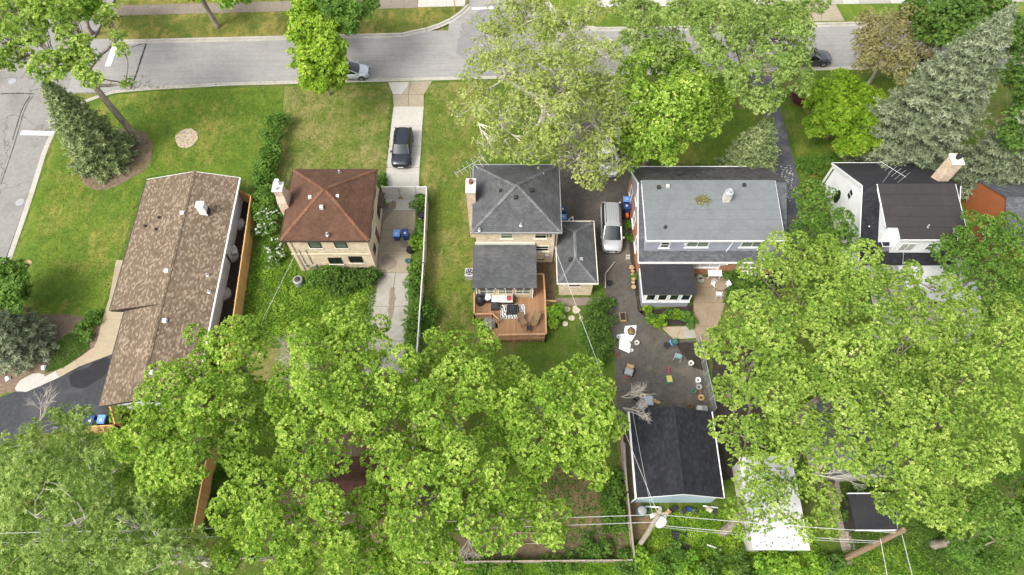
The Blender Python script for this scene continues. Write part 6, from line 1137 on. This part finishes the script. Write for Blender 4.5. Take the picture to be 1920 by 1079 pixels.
# ---- shrubs and hedges
HG = 'shrubs along the lot line hedge'
for i, (a, b, r) in enumerate([(519,228,.95),(512,256,.9),(506,285,1.0),(500,312,1.05),(497,340,1.05),(500,372,1.2),(493,398,.85)]):
    shrub('hedge_shrub', 'leafy green hedge shrub in the row between ranch lawn and dry lawn', sb((a,b,r,1.2),(a+6,b-4,r*.8,.9),(a-5,b+3,r*.8,.8)), 'green', .4, .22, group=HG)
shrub('flowering_shrub', 'rounded shrub with tiny pale blossoms beside the brick chimney', sb((508,418,1.1,1.1),(520,402,.8,.8),(498,432,.7,.6)), 'green', .4, .22, flowers=90)
shrub('yellow_shrub', 'small bright yellow-green bush by the cedar fence', sb((492,428,.35),(496,432,.3)), 'gold', .25, .15)
shrub('flowering_shrub', 'weedy bush with white flower heads beside the brick house', sb((514,462,.7,.4),(522,480,.6,.35),(508,490,.6,.3)), 'green', .35, .2, flowers=60)
shrub('foundation_shrub', 'leafy bush against the rear brick wall near the basement window', sb((595,518,.85),(612,512,.8),(585,528,.6)), 'green', .35, .2)
shrub('foundation_shrub', 'low dark juniper hedge along the rear brick wall', sb((640,522,.85),(665,526,.85),(690,524,.8),(655,535,.7),(625,535,.7),(700,516,.6)), 'dark', .35, .18)
shrub('foundation_shrub', 'bush beside the gate at the front brick corner', sb((714,345,.6),(718,358,.5),(716,335,.45),(714,380,.45)), 'green', .3, .18)
for a, b, r, lb, lf in ((788,372,.62,'fern-like plant inside the white fence corner','green'),(782,388,.5,'small leafy plant by the black pot','green'),(788,442,.55,'climbing plant against the white fence beside the bins','green'),(781,455,.62,'glossy shrub over the black bag by the fence','maple_b'),(785,425,.4,'low leafy plant by the white fence','green')): shrub('fence_plant', lb, sb((a,b,r),(a+3,b-6,r*.7)), lf, .28, .18)
for i, (a, b, r) in enumerate([(782,505,.75),(780,530,.75),(778,552,.7),(780,585,.8),(790,575,.7),(776,610,.8),(774,640,.8),(772,668,.8),(795,610,.7),(798,590,.9)]): shrub('fence_shrub', 'green shrub crowding the lower run of white vinyl fence', sb((a,b,r),(a+4,b+6,r*.7)), 'green', .35, .2, group='shrubs by the lower vinyl fence')
for a, b, r in ((1118,600,1.3),(1108,628,1.1),(1125,640,1.1),(1122,575,.9),(1125,668,.8)): shrub('lilac_shrub', 'dense dusty green lilac along the asphalt yard edge', sb((a,b,r,r*.9),(a-5,b+6,r*.8,r*.7)), 'dark', .4, .2, L=.14, W=.06, group='lilacs at the yard edge')
shrub('deck_shrub', 'bright green shrub beside the deck railing and flagstones', sb((1038,585,.7,.7),(1042,597,.6,.5),(1036,605,.4,.3)), 'maple_b', .3, .18)
shrub('deck_shrub', 'small shrub beside the grey boulder at the deck steps', sb((900,605,.45),(906,618,.45),(914,623,.35)), 'maple_b', .28, .16)
for i, (a, b, r) in enumerate([(1222,600,.5),(1236,598,.45),(1252,592,.4),(1270,592,.4),(1288,594,.45),(1232,607,.55),(1295,605,.4),(1212,583,.35)]): shrub('bed_plant', 'leafy yellow-green plant in the flower bed below the porch windows', sb((a,b,r)), 'gold' if i%2 else 'green', .25, .16, group='plants in the porch flower bed')
for a, b, r in ((1179,425,.3),(1178,445,.35),(1191,520,.3),(1172,395,.25),(1148,568,.3)): shrub('wall_plant', 'small plant growing in the bed against the red brick wall', sb((a,b,r)), 'green', .2, .15, group='plants by the brick wall')
for a, b, r in ((1360,510,.5),(1378,522,.6),(1395,540,.6),(1372,545,.5),(1420,530,.7),(1375,565,.5)): shrub('patio_plant', 'dark leafy plant bordering the brown patio', sb((a,b,r)), 'dark', .3, .18, group='plants beside the patio')
shrub('purple_shrub', 'small purple barberry by the east driveway', sb((1496,190,.6),(1490,180,.4)), 'purple', .3, .16)
hb = [(tuple(g(a, b, .55)), .62) for a, b in ((1505,305),(1518,303),(1531,302),(1544,301),(1557,300),(1508,316),(1521,314),(1534,313))]
shrub('clipped_hedge', 'clipped green hedge before the white house porch', hb, 'green', .3, .15, L=.1, W=.06, cat='hedge')
for a, b, r in ((1102,1030,.6),(1128,1032,.7)): shrub('weed_bush', 'leafy weed bush at the foot of the grey wooden fence', sb((a,b,r)), 'green', .3, .2, L=.18, W=.1, group='weeds by the wooden fence')
for a, b, r in ((1165,900,.7),(1168,930,.7),(1166,960,.8),(1160,980,.6)): shrub('vine_shrub', 'green vine bush along the weathered fence of the soil yard', sb((a-10,b,r)), 'green', .3, .2, group='vines on the yard fence')
for a, b, r in ((1205,1045,.9),(1250,1055,1.1),(1290,1062,1.0),(1335,1065,1.0),(1390,1060,1.0),(1440,1050,.9),(1480,1065,.9),(1230,1075,.9),(1530,1060,.8),(1180,1062,.8),(1560,1055,.8)): shrub('thicket_shrub', 'tangled green shrub in the thicket beyond the utility pole', sb((a,b,r,r*.6)), random.choice(['green','maple_b','dark']), .4, .22, L=.17, W=.11, group='thicket beyond the pole')
for a, b, r in ((905,1065,.7),(960,1065,.6),(1030,1060,.7),(1075,1060,.6)): shrub('thicket_shrub', 'leafy shrub outside the grey back fence', sb((a,b,r,r*.5)), 'green', .35, .2, group='shrubs outside the back fence')
for a, b, r in ((1620,930,1.0),(1600,960,.9),(1635,960,.8)): shrub('elder_shrub', 'dark green bush between white roof and low shed', sb((a,b,r,r)), 'dark', .4, .22, group='bushes by the low shed')
shrub('yellow_shrub', 'yellow leaved sprouts around the base of the bare trunk', sb((1352,1003,.45),(1343,1006,.3),(1362,1000,.3)), 'gold', .25, .16)
for a, b, r in ((170,605,.6),(178,595,.5),(155,618,.6),(165,635,.4)): shrub('path_shrub', 'low green plant edging the tan entry path', sb((a,b,r,r*.5)), 'green', .3, .18, group='plants by the entry path')
# ---- rough ground cover
cover('ground_cover', 'tangled green weeds filling the yard behind the brick house', [(500,440),(545,470),(560,520),(705,515),(690,570),(660,630),(620,660),(470,650),(460,560),(480,470)], 5500, 'maple_b', .02, .2)
cover('ground_cover', 'rough green plants around the cedar fence corner', [(395,890),(470,860),(520,880),(440,1010),(375,1010)], 3000, 'green', .04, .35)
cover('ground_cover', 'rough grass and weeds around the utility pole', [(1185,1025),(1250,960),(1420,950),(1550,1040),(1700,1020),(1760,1079),(1180,1079)], 9000, 'maple_b', .03, .3)
cover('ground_cover', 'low ivy patch beside the tan path and pine', [(110,640),(130,625),(165,630),(168,655),(120,690),(85,700)], 2200, 'green', .03, .15, L=.1, W=.07)
cover('ground_cover', 'green undergrowth beneath the locust trees', [(0,850),(200,830),(380,880),(360,1020),(300,1079),(0,1079)], 9000, 'green', .03, .3)
cover('ground_cover', 'weeds along the garage yard fence', [(1120,880),(1165,880),(1180,1000),(1130,1000)], 1600, 'green', .03, .3)
cover('ground_cover', 'weeds beyond the grey back fence', [(780,1052),(1180,1050),(1190,1079),(780,1085)], 3500, 'maple_b', .03, .3)
cover('ground_cover', 'undergrowth below the east maples', [(1570,880),(1750,880),(1900,1079),(1600,1079)], 5000, 'dark', .03, .35)
# ---- bare twigs standing out of the crowns
for a, b, z, dx, dy, n, L_, lb in ((590,650,10,-1,.3,3,1.6,'bare grey twigs sticking out of the driveway maple over the weeds'),(580,675,10,-1,0,3,1.5,'second spray of bare grey twigs on the driveway maple'),(1165,745,8,1,.3,3,1.4,'bare pale branches reaching over the asphalt yard'),(1168,765,7.5,1,-.1,3,1.5,'lower bare pale branches above the yard clutter'),(1530,890,9,.2,.3,6,2.2,'cluster of dead pale limbs at the cut tree top'),(75,790,9,0,.6,3,1.6,'bare white twigs above the locust crown'),(815,1000,9,.3,-.6,3,1.2,'bare twigs at the lower edge of the shed maple'),(880,1010,7,.1,-1,4,1.5,'dead twigs hanging over the grey back fence'),(1300,75,11,.2,-.6,4,1.4,'bare twigs inside the street locust'),(610,720,12,-.6,.3,3,1.3,'bare twigs in the middle of the driveway maple')): bare_branch(a, b, z, dx, dy, n, L_, lb)

rd = g(1318,375,6.02); q = np.stack([rng.normal(rd.x,.3,70), rng.normal(rd.y,.2,70), np.full(70, 5.52)], 1); q[:,2] = 5.52+(q[:,1]-30.82)*.115+.06
dl = leaf_mesh('fallen_leaves', q, np.tile([0,0,1.],(70,1)), 5, .13, .08, .6, 1.4, rng.uniform(.1,.8,70), LF['bronze'], None); tag(dl, 'patch of fallen leaves lying on the flat grey dormer roof', 'leaves', kind='stuff')
cover('ground_cover', 'short grass fringe around the bare soil yard', [(1010,870),(1130,850),(1170,930),(1168,1040),(1050,1045),(990,1000)], 1500, 'green', .02, .12)

cover('kerb_litter', 'leaf litter and grit lying along the near kerb', [(230,164),(540,152),(735,148),(735,155),(540,161),(240,172)], 500, 'debris', -.1, -.09, L=.1, W=.07, cat='leaf litter', a0=1.2, a1=1.5)
cover('kerb_litter', 'dark leaf debris washed up at the street corner', [(230,140),(270,140),(290,160),(250,168),(225,168)], 110, 'debris', -.1, -.09, L=.1, W=.07, cat='leaf litter', a0=1.2, a1=1.5)
cover('yard_litter', 'dry leaf litter scattered over the asphalt yard', [(1060,200),(1165,200),(1190,480),(1250,640),(1330,760),(1165,760),(1140,560)], 1500, 'debris', .02, .03, L=.08, W=.06, cat='leaf litter', a0=1.2, a1=1.5)
cover('lawn_weeds', 'tufts of coarse grass through the corner lawn', [(70,380),(130,240),(300,175),(525,168),(500,300),(360,318),(270,330),(200,560),(60,600)], 9000, 'grass', .0, .05, L=.12, W=.03, cat='grass', a0=.2, a1=.9)
cover('lawn_weeds', 'tufts of coarse grass through the dry front lawn', [(540,166),(730,160),(722,325),(545,322)], 4000, 'grass', .0, .05, L=.12, W=.03, cat='grass', a0=.2, a1=.9)
cover('lawn_weeds', 'tufts of coarse grass through the lawn strip beside the white fence', [(800,158),(925,154),(890,320),(888,560),(890,640),(805,640),(806,360)], 5000, 'grass', .0, .05, L=.12, W=.03, cat='grass', a0=.2, a1=.9)
cover('edge_grass', 'long grass growing over the edge of the front driveway', [(730,180),(736,180),(724,345),(718,345)], 260, 'grass', .02, .1, L=.16, W=.04, cat='grass', a0=.2, a1=.9)
cover('edge_grass', 'weeds creeping over the rear driveway edge', [(703,510),(712,510),(690,640),(676,640)], 500, 'green', .03, .15, L=.14, W=.07, cat='grass', a0=.4, a1=1.2)

n_ = 90; q = np.stack([rng.uniform(17.1,20.9,n_), rng.uniform(6.95,13.4,n_), np.full(n_, 2.63)], 1)
o = leaf_mesh('roof_litter', q, np.tile([0,0,1.],(n_,1)), 3, .12, .08, 1.2, 1.5, rng.uniform(0,.9,n_), LF['debris'], None, tri=True); tag(o, 'dark leaf litter and twigs scattered on the white membrane roof', 'leaf litter', kind='stuff')

cover('petal_litter', 'pale fallen petals and husks scattered on the dark east driveway', [(1462,310),(1482,310),(1496,360),(1480,380),(1466,350)], 130, 'flower', .02, .025, L=.09, W=.07, cat='leaf litter', a0=1.2, a1=1.5)
